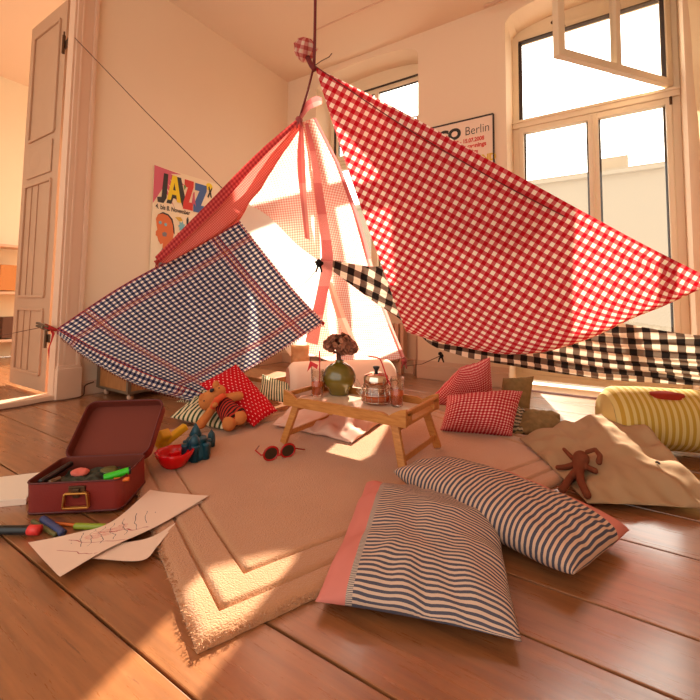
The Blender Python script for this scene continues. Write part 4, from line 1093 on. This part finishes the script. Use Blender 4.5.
def bolster(name, a, b, r, mat, endmat, label, us=1, wr=.004, group=None):
    a, b = Vector(a), Vector(b); ax = (b - a).normalized(); side = ax.cross(Vector((0, 0, 1))).normalized(); up = side.cross(ax)
    bm = NB(); uvl = bm.loops.layers.uv.new('UVMap'); n, m = 60, 48; V = []
    Lg = (b - a).length
    for i in range(n + 1):
        s = i / n; e = min(s, 1 - s) * Lg; rr = r * (1 if e > r * .35 else (1 - (1 - e / (r * .35)) ** 2 * .28))
        row = []
        for k in range(m):
            th = 2 * PI * k / m; w = 1 + wr / r * noise.noise(Vector((s * 5, math.cos(th) * 1.5, math.sin(th) * 1.5)))
            flat_ = .93 if math.sin(th) < -.6 else 1
            row.append(bm.verts.new(a + ax * Lg * s + (side * math.cos(th) + up * math.sin(th) * flat_) * rr * w))
        V.append(row)
    for i in range(n):
        for k in range(m):
            f = bm.faces.new((V[i][k], V[i][(k + 1) % m], V[i + 1][(k + 1) % m], V[i + 1][k])); f.smooth = True
            for l, (x, y) in zip(f.loops, ((i, k), (i, k + 1), (i + 1, k + 1), (i + 1, k))): l[uvl].uv = (x / n, y / m)
    t = thing(name, label, 'bolster', (a + b) / 2 - Vector((0, 0, r)))
    bmesh.ops.recalc_face_normals(bm, faces=bm.faces[:])
    obj('cover', bm, mat, t, True)
    for c_, d_ in ((a, -ax), (b, ax)):
        bm = NB(); prev = None
        for q in range(7):
            rr = r * .73 * (1 - q / 6) ; off = d_ * (.012 * math.sin(q / 6 * PI / 2) + .002)
            ring = [bm.verts.new(c_ + off + (side * math.cos(2 * PI * k / m) + up * math.sin(2 * PI * k / m)) * max(rr, .002) * (1 + .02 * (k % 2))) for k in range(m)]
            if prev:
                for k in range(m): bm.faces.new((prev[k], prev[(k + 1) % m], ring[(k + 1) % m], ring[k]))
            prev = ring
        bm.faces.new(prev); bmesh.ops.recalc_face_normals(bm, faces=bm.faces[:]); obj('end_cap', bm, endmat, t, True)
    return t
wb0 = at(288, 383, D=2.78); wb1 = at(392, 378, D=3.0); wb0.z = wb1.z = .155
bolster('white_bolster', wb0, wb1, .135, 'bolster', 'bolster_end', 'long cream pink bolster lying behind the tray table')
a = at(606, 435, D=2.0); a.z = .155
hr = Vector((RIGHT.x, RIGHT.y, 0)).normalized(); hf = Vector((FWD.x, FWD.y, 0)).normalized()
b = a + hr * .95 - hf * .14
yb = bolster('yellow_bolster', a, b, .15, 'yellow', 'yellow', 'thick yellow striped bolster behind the beige pillow at right')
# rust patch hugging the bolster's curve
axy = (b - a).normalized(); sd = axy.cross(Vector((0, 0, 1))).normalized()
def onb(s, th, r=.1535): return a + axy * s + (sd * math.cos(th) + Vector((0, 0, 1)) * math.sin(th)) * r
bm = NB(); c_ = bm.verts.new(onb(.235, 1.05)); ring = []
for k in range(28):
    q = 2 * PI * k / 28; rr = 1 + .22 * noise.noise(Vector((math.cos(q) * 2, math.sin(q) * 2, 3)))
    ring.append(bm.verts.new(onb(.235 + .075 * math.cos(q) * rr, 1.05 + .20 * math.sin(q) * rr)))
for k in range(28): bm.faces.new((c_, ring[k], ring[(k + 1) % 28]))
bmesh.ops.subdivide_edges(bm, edges=bm.edges[:], cuts=1, use_grid_fill=True)
for v in bm.verts:
    d_ = v.co - a; s_ = d_.dot(axy); rad = d_ - axy * s_; v.co = a + axy * s_ + rad.normalized() * .1545
obj('rust_patch', bm, 'patch', yb, True)

pillow('polka_pillow', [at(199, 384, D=2.48), at(254, 427, Z=.035), at(278, 411, D=2.36), at(236, 364, D=2.62)], .10, 'reddot',
       'bright red pillow with small white dots leaning behind the doll', seed=3, pull=.05, wr=.004, ground=.0245)
pillow('green_striped_pillow', [at(170, 417, Z=.04), at(226, 430, Z=.035), at(250, 402, Z=.05), at(202, 390, Z=.12)], .085, 'green',
       'cream and green striped pillow lying under the plush doll', seed=4, pull=.05, ground=.0245, nu=36, nv=36)
pillow('green_striped_pillow', [at(176, 402, D=2.62), at(200, 405, D=2.6), at(222, 386, D=2.66), at(205, 384, D=2.7)], .03, 'green',
       'cream striped cloth corner sticking out behind the doll, below the blue cloth', seed=14, pull=.04, nu=20, nv=20)
pillow('green_striped_pillow', [at(258, 398, D=2.62), at(292, 404, D=2.6), at(290, 384, D=2.72), at(262, 374, D=2.78)], .05, 'green',
       'green and cream striped pillow between polka pillow and white bolster', seed=15, pull=.05, nu=24, nv=24)
pillow('pale_pink_pillow', [at(272, 424, Z=.04), at(352, 443, Z=.03), at(408, 404, Z=.05), at(300, 396, Z=.12)], .10, 'pinkpale',
       'rumpled pale pink pillow lying under the tray table', seed=6, wr=.016, pull=.05, ground=.0245)
pillow('red_checked_pillow', [at(426, 402, Z=.03), at(497, 410, Z=.03), at(490, 357, D=2.42), at(460, 370, D=2.46)], .16, 'redcheck',
       'red checked cushion standing behind, its corner pointing up', group='small red checked cushions', seed=7, pull=.06, ground=.004)
pillow('red_checked_pillow', [at(440, 430, Z=.03), at(512, 436, Z=.03), at(523, 391, D=2.28), at(447, 396, D=2.25)], .23, 'redcheck',
       'plump red checked cushion in front, lying against the other red one', group='small red checked cushions', seed=9, pull=.04, pw=2.6, ground=.004)
pillow('brown_mottled_pillow', [at(497, 410, Z=.02), at(529, 416, Z=.02), at(534, 376, D=2.56), at(503, 378, D=2.56)], .11, 'brown',
       'mottled brown cushion standing upright behind the red cushions', group='mottled brown cushions', seed=10, pull=.04, nu=28, nv=28)
pillow('brown_mottled_pillow', [at(514, 434, Z=.02), at(566, 434, Z=.02), at(560, 414, D=2.3), at(522, 408, D=2.35)], .09, 'brown',
       'mottled brown cushion lying flat, left of the beige pillow', group='mottled brown cushions', seed=12, pull=.08, nu=28, nv=28)
pillow('grey_striped_cushion', [at(503, 433, Z=.02), at(525, 434, Z=.02), at(527, 409, D=2.36), at(509, 406, D=2.4)], .07, 'bench',
       'small grey striped cushion between red and brown cushions', seed=13, pull=.05, nu=24, nv=24)

# pouffe and radiator behind the sheet
t = thing('radiator', 'cream ribbed radiator under the left window, dim behind the sheets', 'radiator', (-2.3, 3.74, 0))
bm = NB()
for k in range(18): box(bm, (-2.78 + k * .058, 3.69, .12), (-2.78 + k * .058 + .042, 3.79, .50), .012)
obj('rib', bm, 'radiator', t); bm = NB(); tube(bm, [(-2.8, 3.74, .15), (-1.72, 3.74, .15)], .018, 10); tube(bm, [(-2.8, 3.74, .47), (-1.72, 3.74, .47)], .018, 10); tube(bm, [(-1.72, 3.74, .15), (-1.655, 3.74, .15), (-1.655, 3.74, .0)], .014, 10); obj('radiator_pipe', bm, 'radiator', t, True)
for x_ in (-2.7, -1.8):
    bm = NB(); box(bm, (x_ - .015, 3.71, 0), (x_ + .015, 3.77, .13)); obj('foot', bm, 'radiator', t)
t = thing('heating_pipe', 'thin vertical heating pipe in the corner right of the left window', 'pipe', (-1.63, 3.70, 0))
bm = NB(); tube(bm, [(-1.625, 3.735, 0), (-1.625, 3.735, 2.6)], .013, 10); obj('tube', bm, 'casing', t, True)
pillow('tan_cushion', [at(291, 364, D=3.0), at(309, 364, D=3.0), at(309, 345, D=3.04), at(291, 345, D=3.04)], .06, 'pouf',
       'small tan cushion showing above the pink bolster', nu=20, nv=20, seed=16, pw=4, pull=.02, zmin=0)
t = thing('low_bench', 'low wooden board bench at the left end of the pink bolster', 'bench', at(262, 392, Z=0))
p = at(246, 384, D=2.95); bm = NB(); z_ = p.z
box(bm, (p.x - .5, p.y, .13), (p.x + .22, p.y + .30, .16), .006); obj('seat_board', bm, 'ply', t)
for x_ in (-.46, .16):
    bm = NB(); box(bm, (p.x + x_, p.y + .02, 0), (p.x + x_ + .03, p.y + .28, .13), .003); obj('leg', bm, 'ply', t)

# ---------------------------------------------------- plush doll
pt = [at(209, 405, D=2.28), at(222, 392, D=2.27), at(226, 408, D=2.2)]
hd, mz, ear = at(208, 401, D=2.28), at(219.5, 391, D=2.24), at(211, 394, D=2.3)
nk = at(218, 402, D=2.26); ch = at(223, 404, D=2.25); hip = at(232, 416, D=2.17)
t = thing('plush_doll', 'tan plush doll in red and black striped knit suit lying on pillow', 'doll', hip)
body = blob('body', [(hd, .052, mz, .034), (nk, .03, ch, .045), (ch, .045, hip, .055), (ch, .028, at(228, 398, D=2.26), .026), (at(228, 398, D=2.26), .026, at(239, 396, D=2.28), .026),
                     (at(213, 408, D=2.22), .022, at(201, 424, D=2.12), .026), (hip, .04, at(229, 424, D=2.09), .036), (hip, .04, at(240, 418, D=2.13), .036)], 'plush', t, .005)
for q, r_ in ((at(216, 385, D=2.24), .020), (at(202, 398, D=2.25), .018)): blob('ear', [(q, r_, q + UP * .01, r_ * .8)], 'plush', body, .004)
nose = blob('nose', [(at(211.5, 390.5, D=2.2), .011, at(212.5, 390, D=2.2), .010)], 'black', body, .002, 3)
for q in (at(219, 388, D=2.2), at(204, 401, D=2.215)): blob('eye', [(q, .004, q + UP * .001, .004)], 'black', body, .0012, 2)
blob('knit_suit', [(ch, .050, hip, .060), (hip, .045, at(231, 420, D=2.12), .040), (hip, .045, at(238, 414, D=2.16), .041)], 'dollstripe', t, .005)
blob('neck_scarf', [(at(213, 407, D=2.2), .016, at(217, 400, D=2.18), .018), (at(217, 400, D=2.18), .018, at(223, 396, D=2.2), .016)], 'collar', t, .004)
blob('scarf_bobble', [(at(214.5, 405, D=2.165), .014, at(215.5, 404.5, D=2.165), .014)], 'plush', t, .003)

# brown plush with long limbs on the beige pillow
def bz(x, y, dz=.012):
    return at(x, y, D=0) if 0 else None
dg = bpy.context.evaluated_depsgraph_get()
be = bpy.data.objects['beige_pillow']; bv = BVHTree.FromPolygons([be.matrix_world @ v.co for v in be.data.vertices], [p.vertices[:] for p in be.data.polygons])
def on(x, y, lift=.014, tree=bv):
    d_ = (RIGHT * ((x - CX) / FPX) - UP * ((y - CY) / FPX) + FWD).normalized(); h = tree.ray_cast(EYEP, d_)
    return (h[0] + h[1] * lift * (1 if h[1].dot(d_) < 0 else -1)) if h[0] else at(x, y, Z=.05)
t = thing('plush_toy', 'small brown plush toy with long limbs sprawled on the beige pillow', 'plush toy', on(577, 475, 0))
hd, bd = on(583, 463, .028), on(578, 474, .020)
body = blob('body', [(hd, .030, on(580, 468, .024), .026), (on(580, 468, .024), .023, bd, .021),
   (bd, .018, on(570, 482, .013), .014), (on(570, 482, .013), .014, on(562, 490, .012), .013),
   (bd, .018, on(584, 485, .013), .014), (on(584, 485, .013), .014, on(588, 498, .012), .014),
   (on(577, 469, .02), .012, on(567, 470, .012), .011), (on(567, 470, .012), .011, on(558, 470.5, .012), .010),
   (on(577, 463, .024), .010, on(566, 454, .024), .008),
   (on(586, 469, .018), .011, on(596, 474, .012), .012),
   (on(588, 459, .028), .009, on(597, 457, .032), .008), (on(597, 457, .032), .008, on(601, 462, .028), .010), (on(601, 462, .028), .010, on(600, 467, .02), .012)], 'plushdark', t, .0035, 4)
p_ = on(605.5+50, 463.5, .001)
bm = NB(); q = on(656, 463, .003); tube(bm, [q, q + Vector((.004, -.004, .004)), q + Vector((.010, -.016, .002))], .004, 6)
tag(obj('cloth_button_loop', bm, 'black', None, True), 'tiny dark button loop on the right side of the beige pillow', 'button loop')

# ---------------------------------------------------- sand toys
t = thing('sand_mould', 'red plastic scalloped sand mould at the suitcase corner', 'sand toy', at(174, 466, Z=ZR), group=None)
p = Vector(t.location); p.z = ZR
bm = NB(); sc = lambda a, z: 1 + .07 * abs(math.cos(a * 4.5)) * min(1, z / .03 + .2)
lathe(bm, [(0, 0), (.036, .0), (.046, .008), (.066, .045), (.072, .062), (.069, .063), (.062, .048), (.042, .014), (0, .010)], 72, (0, 0, 0), sc); xf(bm, Matrix.Rotation(-.0, 4, 'X')); local(obj('bowl', bm, 'sandred', t, True), t)
bm = NB(); box(bm, (-.012, -.02, .02), (.012, .02, .058), .006); local(obj('grip', bm, 'sandred', t), t)
t = thing('sand_castle_mould', 'dark teal castle shaped sand mould with pointed tower', 'sand toy', at(194, 458, Z=ZR))
bm = NB()
cs = 1.0
lathe(bm, [(0, 0), (.050, 0), (.052, .02), (.046, .05), (.040, .075), (.044, .078), (.040, .086), (.02, .090), (0, .09)], 28, (0, .01, 0))
lathe(bm, [(0, .06), (.022, .062), (.022, .09), (.027, .094), (.012, .125), (0, .145)], 20, (-.012, .012, 0))
lathe(bm, [(0, 0), (.020, 0), (.021, .05), (.026, .056), (.016, .075), (0, .092)], 18, (.022, -.018, .022))
for a in range(6):
    th = a * PI / 3 + .3; lathe(bm, [(0, 0), (.016, 0), (.015, .055), (.018, .058), (.017, .066), (0, .066)], 12, (.048 * math.cos(th), .01 + .048 * math.sin(th), 0))
local(obj('castle', bm, 'sandteal', t, True), t)
q = at(211, 446, Z=ZR)
bm = NB(); v = q - Vector(t.location); lathe(bm, [(0, 0), (.018, 0), (.019, .03), (.016, .055), (0, .078)], 18, (v.x, v.y, 0)); bar(bm, (0, 0, .008), (v.x, v.y, .008), .022, .016, bev=.003); local(obj('side_tower', bm, 'sandteal', t, True), t)
t = thing('sand_shovel', 'yellow plastic sand toy resting on the teal and red moulds', 'sand toy', at(170, 446, Z=ZR))
bm = NB(); a_, b_ = at(164, 443, D=1.82), at(186, 426, D=1.90); bar(bm, a_, b_, .038, .03, (0, 0, 1), .008); obj('handle', bm, 'sandyellow', t, True)
bm = NB(); c_ = at(163, 437, D=1.80); bar(bm, c_ + Vector((-.03, .0, -.03)), c_ + Vector((.02, .0, .022)), .05, .045, (0, 0, 1), .01); bar(bm, c_ + Vector((-.01, .0, -.02)), at(163, 451, Z=ZR + .01), .03, .04, (1, 0, 0), .008); obj('scoop', bm, 'sandyellow', t, True)

# ---------------------------------------------------- suitcase
SP = at(24, 516, Z=0); SQ = at(121, 514, Z=0); sx_ = (SQ - SP); SW = sx_.length; ang = math.atan2(sx_.y, sx_.x)
t = thing('small_suitcase', 'open oxblood red child suitcase full of pens on the floorboards', 'suitcase', SP, ang)
t.rotation_euler = (.055, -.03, ang); t.location.z = .002
t.matrix_world = Matrix.Translation(t.location) @ Euler((.055, -.03, ang)).to_matrix().to_4x4()
SD, SH = .20, .100
def rrect(w, h, r, x0=0, y0=0, n=6):
    pts = []
    for cx_, cy_, a0 in ((x0 + w - r, y0 + r, -PI / 2), (x0 + w - r, y0 + h - r, 0), (x0 + r, y0 + h - r, PI / 2), (x0 + r, y0 + r, PI)):
        for k in range(n + 1): a = a0 + PI / 2 * k / n; pts.append((cx_ + r * math.cos(a), cy_ + r * math.sin(a)))
    return pts
def tray(w, d_, h, r, wall):
    """hollow rounded box, open upwards"""
    bm = NB(); o_ = rrect(w, d_, r); i_ = rrect(w - 2 * wall, d_ - 2 * wall, r - wall, wall, wall)
    A = [bm.verts.new((x, y, 0)) for x, y in o_]; B = [bm.verts.new((x, y, h)) for x, y in o_]; C_ = [bm.verts.new((x, y, h)) for x, y in i_]; D_ = [bm.verts.new((x, y, wall)) for x, y in i_]
    n = len(A); bm.faces.new(A[::-1]); f2 = bm.faces.new(D_); f2.material_index = 1
    for k in range(n):
        k2 = (k + 1) % n
        bm.faces.new((A[k], A[k2], B[k2], B[k])); bm.faces.new((B[k], B[k2], C_[k2], C_[k])); f = bm.faces.new((C_[k], C_[k2], D_[k2], D_[k])); f.material_index = 1
    return bm
def edge(pts, z, r): 
    bm = NB(); tube(bm, [Vector((x, y, z)) for x, y in pts + pts[:2]], r, 6, cap=False); return bm
bm = tray(SW, SD, SH, .028, .004); local(obj('case_body', bm, ['leather', 'lining'], t), t)
bm = edge(rrect(SW, SD, .028), .004, .0035); bm2 = edge(rrect(SW, SD, .028), SH, .0028)
local(obj('piping', bm, 'leatherdk', t, True), t); local(obj('piping', bm2, 'leatherdk', t, True), t)
# lid, hinged at the back and thrown open
LA = math.radians(42)
LH = .235
Ml = Matrix.Translation((0, SD, SH - .002)) @ Matrix.Rotation(LA, 4, 'X') @ Matrix.Translation((0, 0, 0))
bm = tray(SW, LH, .042, .034, .004); xf(bm, Matrix.Translation((0, 0, -.042)) @ Matrix.Identity(4)); 
# lid mesh: open side towards the camera
xf(bm, Ml); lid = local(obj('lid', bm, ['leather', 'lining'], t), t)
bm = edge(rrect(SW, LH, .034), 0, .003); xf(bm, Ml); local(obj('lid_piping', bm, 'leatherdk', lid, True), lid)
# handle and catch on the front
bm = NB(); hx, hz = SW * .55, .052
hp = [(-.034, .016), (-.040, -.030), (.040, -.030), (.034, .016)]
for k, (p0, p1) in enumerate(((hp[0], hp[1]), (hp[1], hp[2]), (hp[2], hp[3]), (hp[3], hp[0]))): bar(bm, (hx + p0[0], -.010, hz + p0[1]), (hx + p1[0], -.010, hz + p1[1]), .006, .012, (0, 1, 0) if 0 else (0, -1, 0), .002)
local(obj('carry_handle', bm, 'brass', t), t)
bm = NB(); box(bm, (hx - .026, -.006, hz + .012), (hx + .026, 0, hz + .036), .002); tube(bm, [(hx - .016, -.008, hz + .014), (hx + .016, -.008, hz + .014)], .006, 8); box(bm, (hx - .010, -.012, hz + .0), (hx + .010, -.004, hz + .03), .003); local(obj('catch', bm, 'oldmetal', t), t)
MS = t.matrix_world.copy()
def case(x, y, z): return MS @ Vector((x, y, z))
def rod(name, a, b, r, mat, label, cat, group, cap=None, capmat=None, capf=.3, tip=None):
    t_ = thing(name, label, cat, ((a + b) / 2) - Vector((0, 0, r)), group=group)
    d_ = (b - a).normalized(); bm = NB(); e = a + (b - a) * (1 - capf if capmat else 1)
    tube(bm, [a, a + d_ * .0015, e - d_ * .001, e], r, 14); obj('barrel', bm, mat, t_, True)
    if capmat: bm = NB(); tube(bm, [e, b], r * 1.08, 14); obj('cap', bm, capmat, t_, True)
    if tip: bm = NB(); tube(bm, [a, a - d_ * .010], r * .8, 10, r2=r * .2); obj('tip', bm, tip, t_, True)
    return t_
def filler():
    bm = NB(); nx, ny = 40, 26; V = {}
    for i in range(nx + 1):
        for j in range(ny + 1):
            x = .014 + (SW - .028) * i / nx; y = .014 + (SD - .028) * j / ny
            e = min(i, nx - i) / nx * 8; e = min(1, e, min(j, ny - j) / ny * 8)
            V[i, j] = bm.verts.new((x, y, .018 + e * (.052 + .014 * noise.noise(Vector((x * 28, y * 28, 0))) + .010 * noise.noise(Vector((x * 70, y * 70, 4))))))
    for i in range(nx):
        for j in range(ny): bm.faces.new((V[i, j], V[i + 1, j], V[i + 1, j + 1], V[i, j + 1]))
    r = bmesh.ops.extrude_edge_only(bm, edges=[e for e in bm.edges if e.is_boundary])
    for v in r['geom']:
        if isinstance(v, bmesh.types.BMVert): v.co.z = .006
    xf(bm, MS); return bm
t = thing('pencil_pouch', 'dark patterned cloth pouch with pink flower filling the open suitcase', 'pouch', case(SW / 2, SD / 2, .01))
obj('pouch_cloth', filler(), 'pouch', t, True)
bm = NB(); rr = Matrix.Translation(case(.105, .12, .078)) @ Matrix.Diagonal((.034, .028, .012, 1)); bmesh.ops.create_icosphere(bm, subdivisions=3, radius=1, matrix=rr)
for v in bm.verts: v.co += Vector((1, 0, 1)) * .006 * noise.noise(v.co * 60)
obj('pink_flower', bm, 'pinkblob', t, True)
bm = NB(); rr = Matrix.Translation(case(.20, .13, .076)) @ Matrix.Diagonal((.036, .026, .010, 1)); bmesh.ops.create_icosphere(bm, subdivisions=3, radius=1, matrix=rr)
for v in bm.verts: v.co += Vector((1, 0, 1)) * .006 * noise.noise(v.co * 60 + Vector((3, 0, 0)))
obj('cream_flower', bm, 'olive', t, True)
a_, b_ = at(104, 478, Z=.108), at(131, 470, Z=.120)
rod('marker_pen', a_, b_, .012, 'green_marker', 'bright green marker pen lying on top inside the suitcase', 'pen', 'felt pens', capmat='black', capf=.08)
rod('orange_crayon', at(114, 480, Z=.102), at(129, 479, Z=.103), .007, 'orange', 'short orange crayon beside the green marker in the suitcase', 'crayon', None)
rod('dark_marker', case(.03, .03, .090), case(.045, .17, .088), .010, 'black', 'dark marker pen along the left inside wall of the suitcase', 'pen', 'felt pens')
rod('grey_crayon', case(.06, .03, .088), case(.075, .06, .086), .008, 'steel', 'small grey crayon at the front left inside the suitcase', 'crayon', None)
# pens on the floor
rod('marker_pen', at(-6, 530, Z=.015), at(40, 530, Z=.015), .013, 'black', 'thick black marker with coral cap at the left edge of the floor', 'pen', 'felt pens', capmat='coral', capf=.24)
rod('marker_pen', at(43, 519, Z=.011), at(63, 533, Z=.011), .0105, 'blue', 'slate blue felt pen with coral end, on the floor before suitcase', 'pen', 'felt pens', tip='coral')
rod('marker_pen', at(33, 521, Z=.007), at(56, 535, Z=.007), .0065, 'olive', 'thin olive pen next to the slate blue one', 'pen', 'felt pens')
rod('colour_pencil', at(53, 523, Z=.005), at(82, 526, Z=.005), .0045, 'orange', 'thin orange colour pencil in front of the suitcase', 'pencil', None)
rod('marker_pen', at(75, 526, Z=.010), at(110, 527, Z=.010), .009, 'lime', 'lime green felt pen lying at the drawing edge', 'pen', 'felt pens', capmat='brass', capf=.12)

# papers
def sheet(name, q, mat, label, z=.002, curl=.0, group=None, cat='paper'):
    near, far = [[at(x, y, Z=z) for x, y in e] for e in q]; bm = NB(); uvl = bm.loops.layers.uv.new('UVMap'); n = 24; V = {}
    for k in (0, 1):
        for i in range(n + 1):
            for j in range(n + 1):
                u, v = i / n, j / n; p = catmull(near, v).lerp(catmull(far, v), u)
                hz = curl * (.5 + .5 * noise.noise(Vector((u * 2.2, v * 2.2, z * 900)))) + curl * .6 * (abs(2 * u - 1) ** 3)
                V[k, i, j] = bm.verts.new((p.x, p.y, z + max(hz, 0) - k * .0006))
    for k in (0, 1):
        for i in range(n):
            for j in range(n):
                f = bm.faces.new([V[k, a, b] for a, b in ((i, j), (i + 1, j), (i + 1, j + 1), (i, j + 1))][::1 if k == 0 else -1]); f.smooth = True
                for l in f.loops:
                    pass
    for f in bm.faces:
        for l in f.loops:
            for (k, i, j), vv in (): pass
    idx = {v: (i / n, j / n) for (k, i, j), v in V.items()}
    for f in bm.faces:
        for l in f.loops: l[uvl].uv = idx[l.vert]
    o = obj(name, bm, mat, None, True); tag(o, label, cat, group); return o
def inv(*q): return [q[0], q[1], q[2], q[3]]
sheet('drawing_sheet', ([(60, 578), (108, 550), (160, 526), (209, 497)], [(28, 544), (72, 535.5), (112, 523), (150, 491)]), 'drawing', 'paper with red and grey child scribbles, topmost of the sheets', .024, .004, 'sheets of drawing paper')
sheet('drawing_sheet', ([(62, 573), (108, 549), (160, 525), (203, 502)], [(41, 549), (76, 538), (116, 524), (154, 493)]), 'paper', 'paper sheet almost hidden directly under the scribbled drawing', .0215, .002, 'sheets of drawing paper')
sheet('drawing_sheet', ([(92, 559), (141, 561), (158, 546)], [(112, 545), (150, 538), (176, 523)]), 'paper', 'lower paper sheet whose corner points toward the rug', .019, .0015, 'sheets of drawing paper')
t = thing('drawing_pad', 'thick pad of white paper at the left edge behind the suitcase', 'paper pad', at(8, 505, Z=0))
q = [at(-30, 510, Z=.0), at(26, 505, Z=.0), at(40, 478, Z=.0), at(-10, 484, Z=0)]
bm = NB(); hexa(bm, [v + Vector((0, 0, .001)) for v in q] + [v + Vector((0, 0, .020)) for v in q]); obj('sheets', bm, 'paper', t)
bm = NB(); hexa(bm, [v + Vector((0, 0, .0205)) for v in q] + [v + Vector((0, 0, .022)) for v in q]); obj('cover', bm, 'white', t)

# ---------------------------------------------------- wooden crate on castors
t = thing('wooden_crate', 'plywood crate on castors standing by the left wall under blue cloth', 'crate', (-3.03, 1.9, 0))
X0, X1, Y0, Y1, Z0_, Z1_ = -3.235, -2.83, 1.575, 2.35, .055, .36
for n_, a_, b_ in (('panel', (X0, Y0, Z0_), (X1, Y0 + .012, Z1_)), ('panel', (X1 - .012, Y0 + .013, Z0_), (X1, Y1, Z1_)), ('panel', (X0, Y0 + .013, Z0_), (X0 + .012, Y1, Z1_)), ('panel', (X0 + .013, Y1 - .012, Z0_), (X1 - .013, Y1, Z1_)), ('bottom_board', (X0 + .012, Y0 + .012, Z0_), (X1 - .012, Y1 - .012, Z0_ + .012))):
    bm = NB(); box(bm, a_, b_, .001); obj(n_, bm, 'ply', t)
for x_, y_ in ((X1, Y0), (X0, Y0), (X1, Y1)):
    bm = NB(); box(bm, (x_ - .022, y_ - .004, Z0_ - .004), (x_ + .004 if x_ == X1 else x_ + .02, y_ + .02, Z1_ + .003), .002); obj('corner_edge', bm, 'steel', t)
bm = NB(); box(bm, (X0, Y0 - .003, Z0_ - .006), (X1, Y0 + .004, Z0_ + .012), .001); box(bm, (X1 - .004, Y0, Z0_ - .006), (X1 + .003, Y1, Z0_ + .012), .001); obj('bottom_edge', bm, 'steel', t)
bm = NB(); box(bm, (-3.10, Y0 - .006, .22), (-3.085, Y0, .34), .001); obj('metal_strip', bm, 'brass', t)
for x_, y_ in ((X1 - .04, Y0 + .04), (X0 + .05, Y0 + .04), (X1 - .04, Y1 - .04), (X0 + .05, Y1 - .04)):
    c_ = obj('castor', (lambda b: (tube(b, [(x_ - .010, y_, .022), (x_ + .010, y_, .022)], .021, 18), b)[1])(NB()), 'radiator', t, True)
    bm = NB(); box(bm, (x_ - .016, y_ - .012, .03), (x_ - .012, y_ + .012, .05)); box(bm, (x_ + .012, y_ - .012, .03), (x_ + .016, y_ + .012, .05)); box(bm, (x_ - .018, y_ - .018, .048), (x_ + .018, y_ + .018, .054)); obj('fork', bm, 'steel', c_)
# cable along the wall and socket box
pts = [at(0, 409, Z=.006), at(20, 402, Z=.006), at(40, 402.5, Z=.006), at(58, 401, Z=.006), at(72, 397.5, Z=.008), at(78, 388, D=2.84), at(88, 384, D=2.84)]
pts = [Vector((max(p.x, WX + .045), p.y, p.z)) for p in pts]; bm = NB(); tube(bm, spline([Vector((WX + .05, .9, .006)), Vector((WX + .07, 1.1, .006)), Vector((WX + .05, 1.25, .006)), Vector((WX + .09, 1.36, .006)), Vector((WX + .07, 1.47, .012)), Vector((WX + .03, 1.50, .07)), Vector((WX + .03, 1.56, .09))], 50), .0045, 6)
tag(obj('wall_cable', bm, 'thread', None, True), 'thin cable running along the skirting below the door casing', 'cable')
# bookcase glimpsed in the next room
t = thing('shelf_unit', 'pale shelf with boxes glimpsed through the doorway', 'shelf', (-5.95, 1.4, 0))
bm = NB()
for z in (.2, .75, 1.3): box(bm, (-6.18, .6, z), (-5.9, 2.6, z + .03), .003)
for y_ in (.6, 1.6, 2.57): box(bm, (-6.18, y_, 0), (-5.9, y_ + .03, 1.33), .003)
obj('shelf_frame', bm, 'casing', t)
for k, (y_, z, h, m_) in enumerate(((1.1, .795, .25, 'casing'), (1.35, .795, .18, 'ink_gold'), (1.75, .795, .3, 'oak'), (2.1, .795, .2, 'paper'), (1.2, .245, .3, 'steel'), (1.8, .245, .24, 'thread'))):
    bm = NB(); box(bm, (-6.15, y_, z), (-5.93, y_ + .16, z + h), .006); tag(obj('storage_box', bm, m_), ('%s box on the %s shelf seen through the doorway' % (('cream', 'pale yellow', 'tan', 'white', 'grey', 'brown')[k], ('upper', 'upper', 'upper', 'upper', 'lower', 'lower')[k])), 'box', 'boxes in the next room')

# ================================================================== LIGHT
w = bpy.data.worlds.new('World'); S.world = w; w.use_nodes = True; nt = w.node_tree
bg = nt.nodes['Background']
tc = nt.nodes.new('ShaderNodeTexCoord'); sp = nt.nodes.new('ShaderNodeSeparateXYZ'); nt.links.new(tc.outputs['Generated'], sp.inputs[0])
mr = nt.nodes.new('ShaderNodeMapRange'); mr.inputs[1].default_value = -.2; mr.inputs[2].default_value = .6; nt.links.new(sp.outputs[2], mr.inputs[0])
mx = nt.nodes.new('ShaderNodeMix'); mx.data_type = 'RGBA'; nt.links.new(mr.outputs[0], mx.inputs[0]); mx.inputs[6].default_value = (1, .91, .78, 1); mx.inputs[7].default_value = (1, .97, .88, 1)
nt.links.new(mx.outputs[2], bg.inputs[0]); bg.inputs[1].default_value = 2.0
nrm = nt.nodes.new('ShaderNodeVectorMath'); nrm.operation = 'DOT_PRODUCT'; nt.links.new(tc.outputs['Generated'], nrm.inputs[0]); nrm.inputs[1].default_value = Vector((-.29, .86, .465)).normalized()
m2 = nt.nodes.new('ShaderNodeMapRange'); m2.interpolation_type = 'SMOOTHSTEP'; m2.inputs[1].default_value = .1; m2.inputs[2].default_value = 1; m2.inputs[3].default_value = 1.9; m2.inputs[4].default_value = 7.5; nt.links.new(nrm.outputs['Value'], m2.inputs[0]); nt.links.new(m2.outputs[0], bg.inputs[1])
sd_ = Vector((-.29, .86, .465)).normalized()
su = bpy.data.lights.new('sun', 'SUN'); su.energy = 22; su.angle = math.radians(.9); su.color = (1, .9, .72)
so = bpy.data.objects.new('sun', su); COL.objects.link(so); so.rotation_euler = sd_.to_track_quat('Z', 'Y').to_euler(); so.location = (-4, 9, 6)

S.view_settings.view_transform = 'Standard'; S.view_settings.look = 'None'; S.view_settings.exposure = -.1; S.view_settings.gamma = 1
S.cycles.use_denoising = True
S.cycles.max_bounces = 10; S.cycles.transparent_max_bounces = 16; S.cycles.sample_clamp_indirect = 6
S.cycles.caustics_reflective = False; S.cycles.caustics_refractive = False
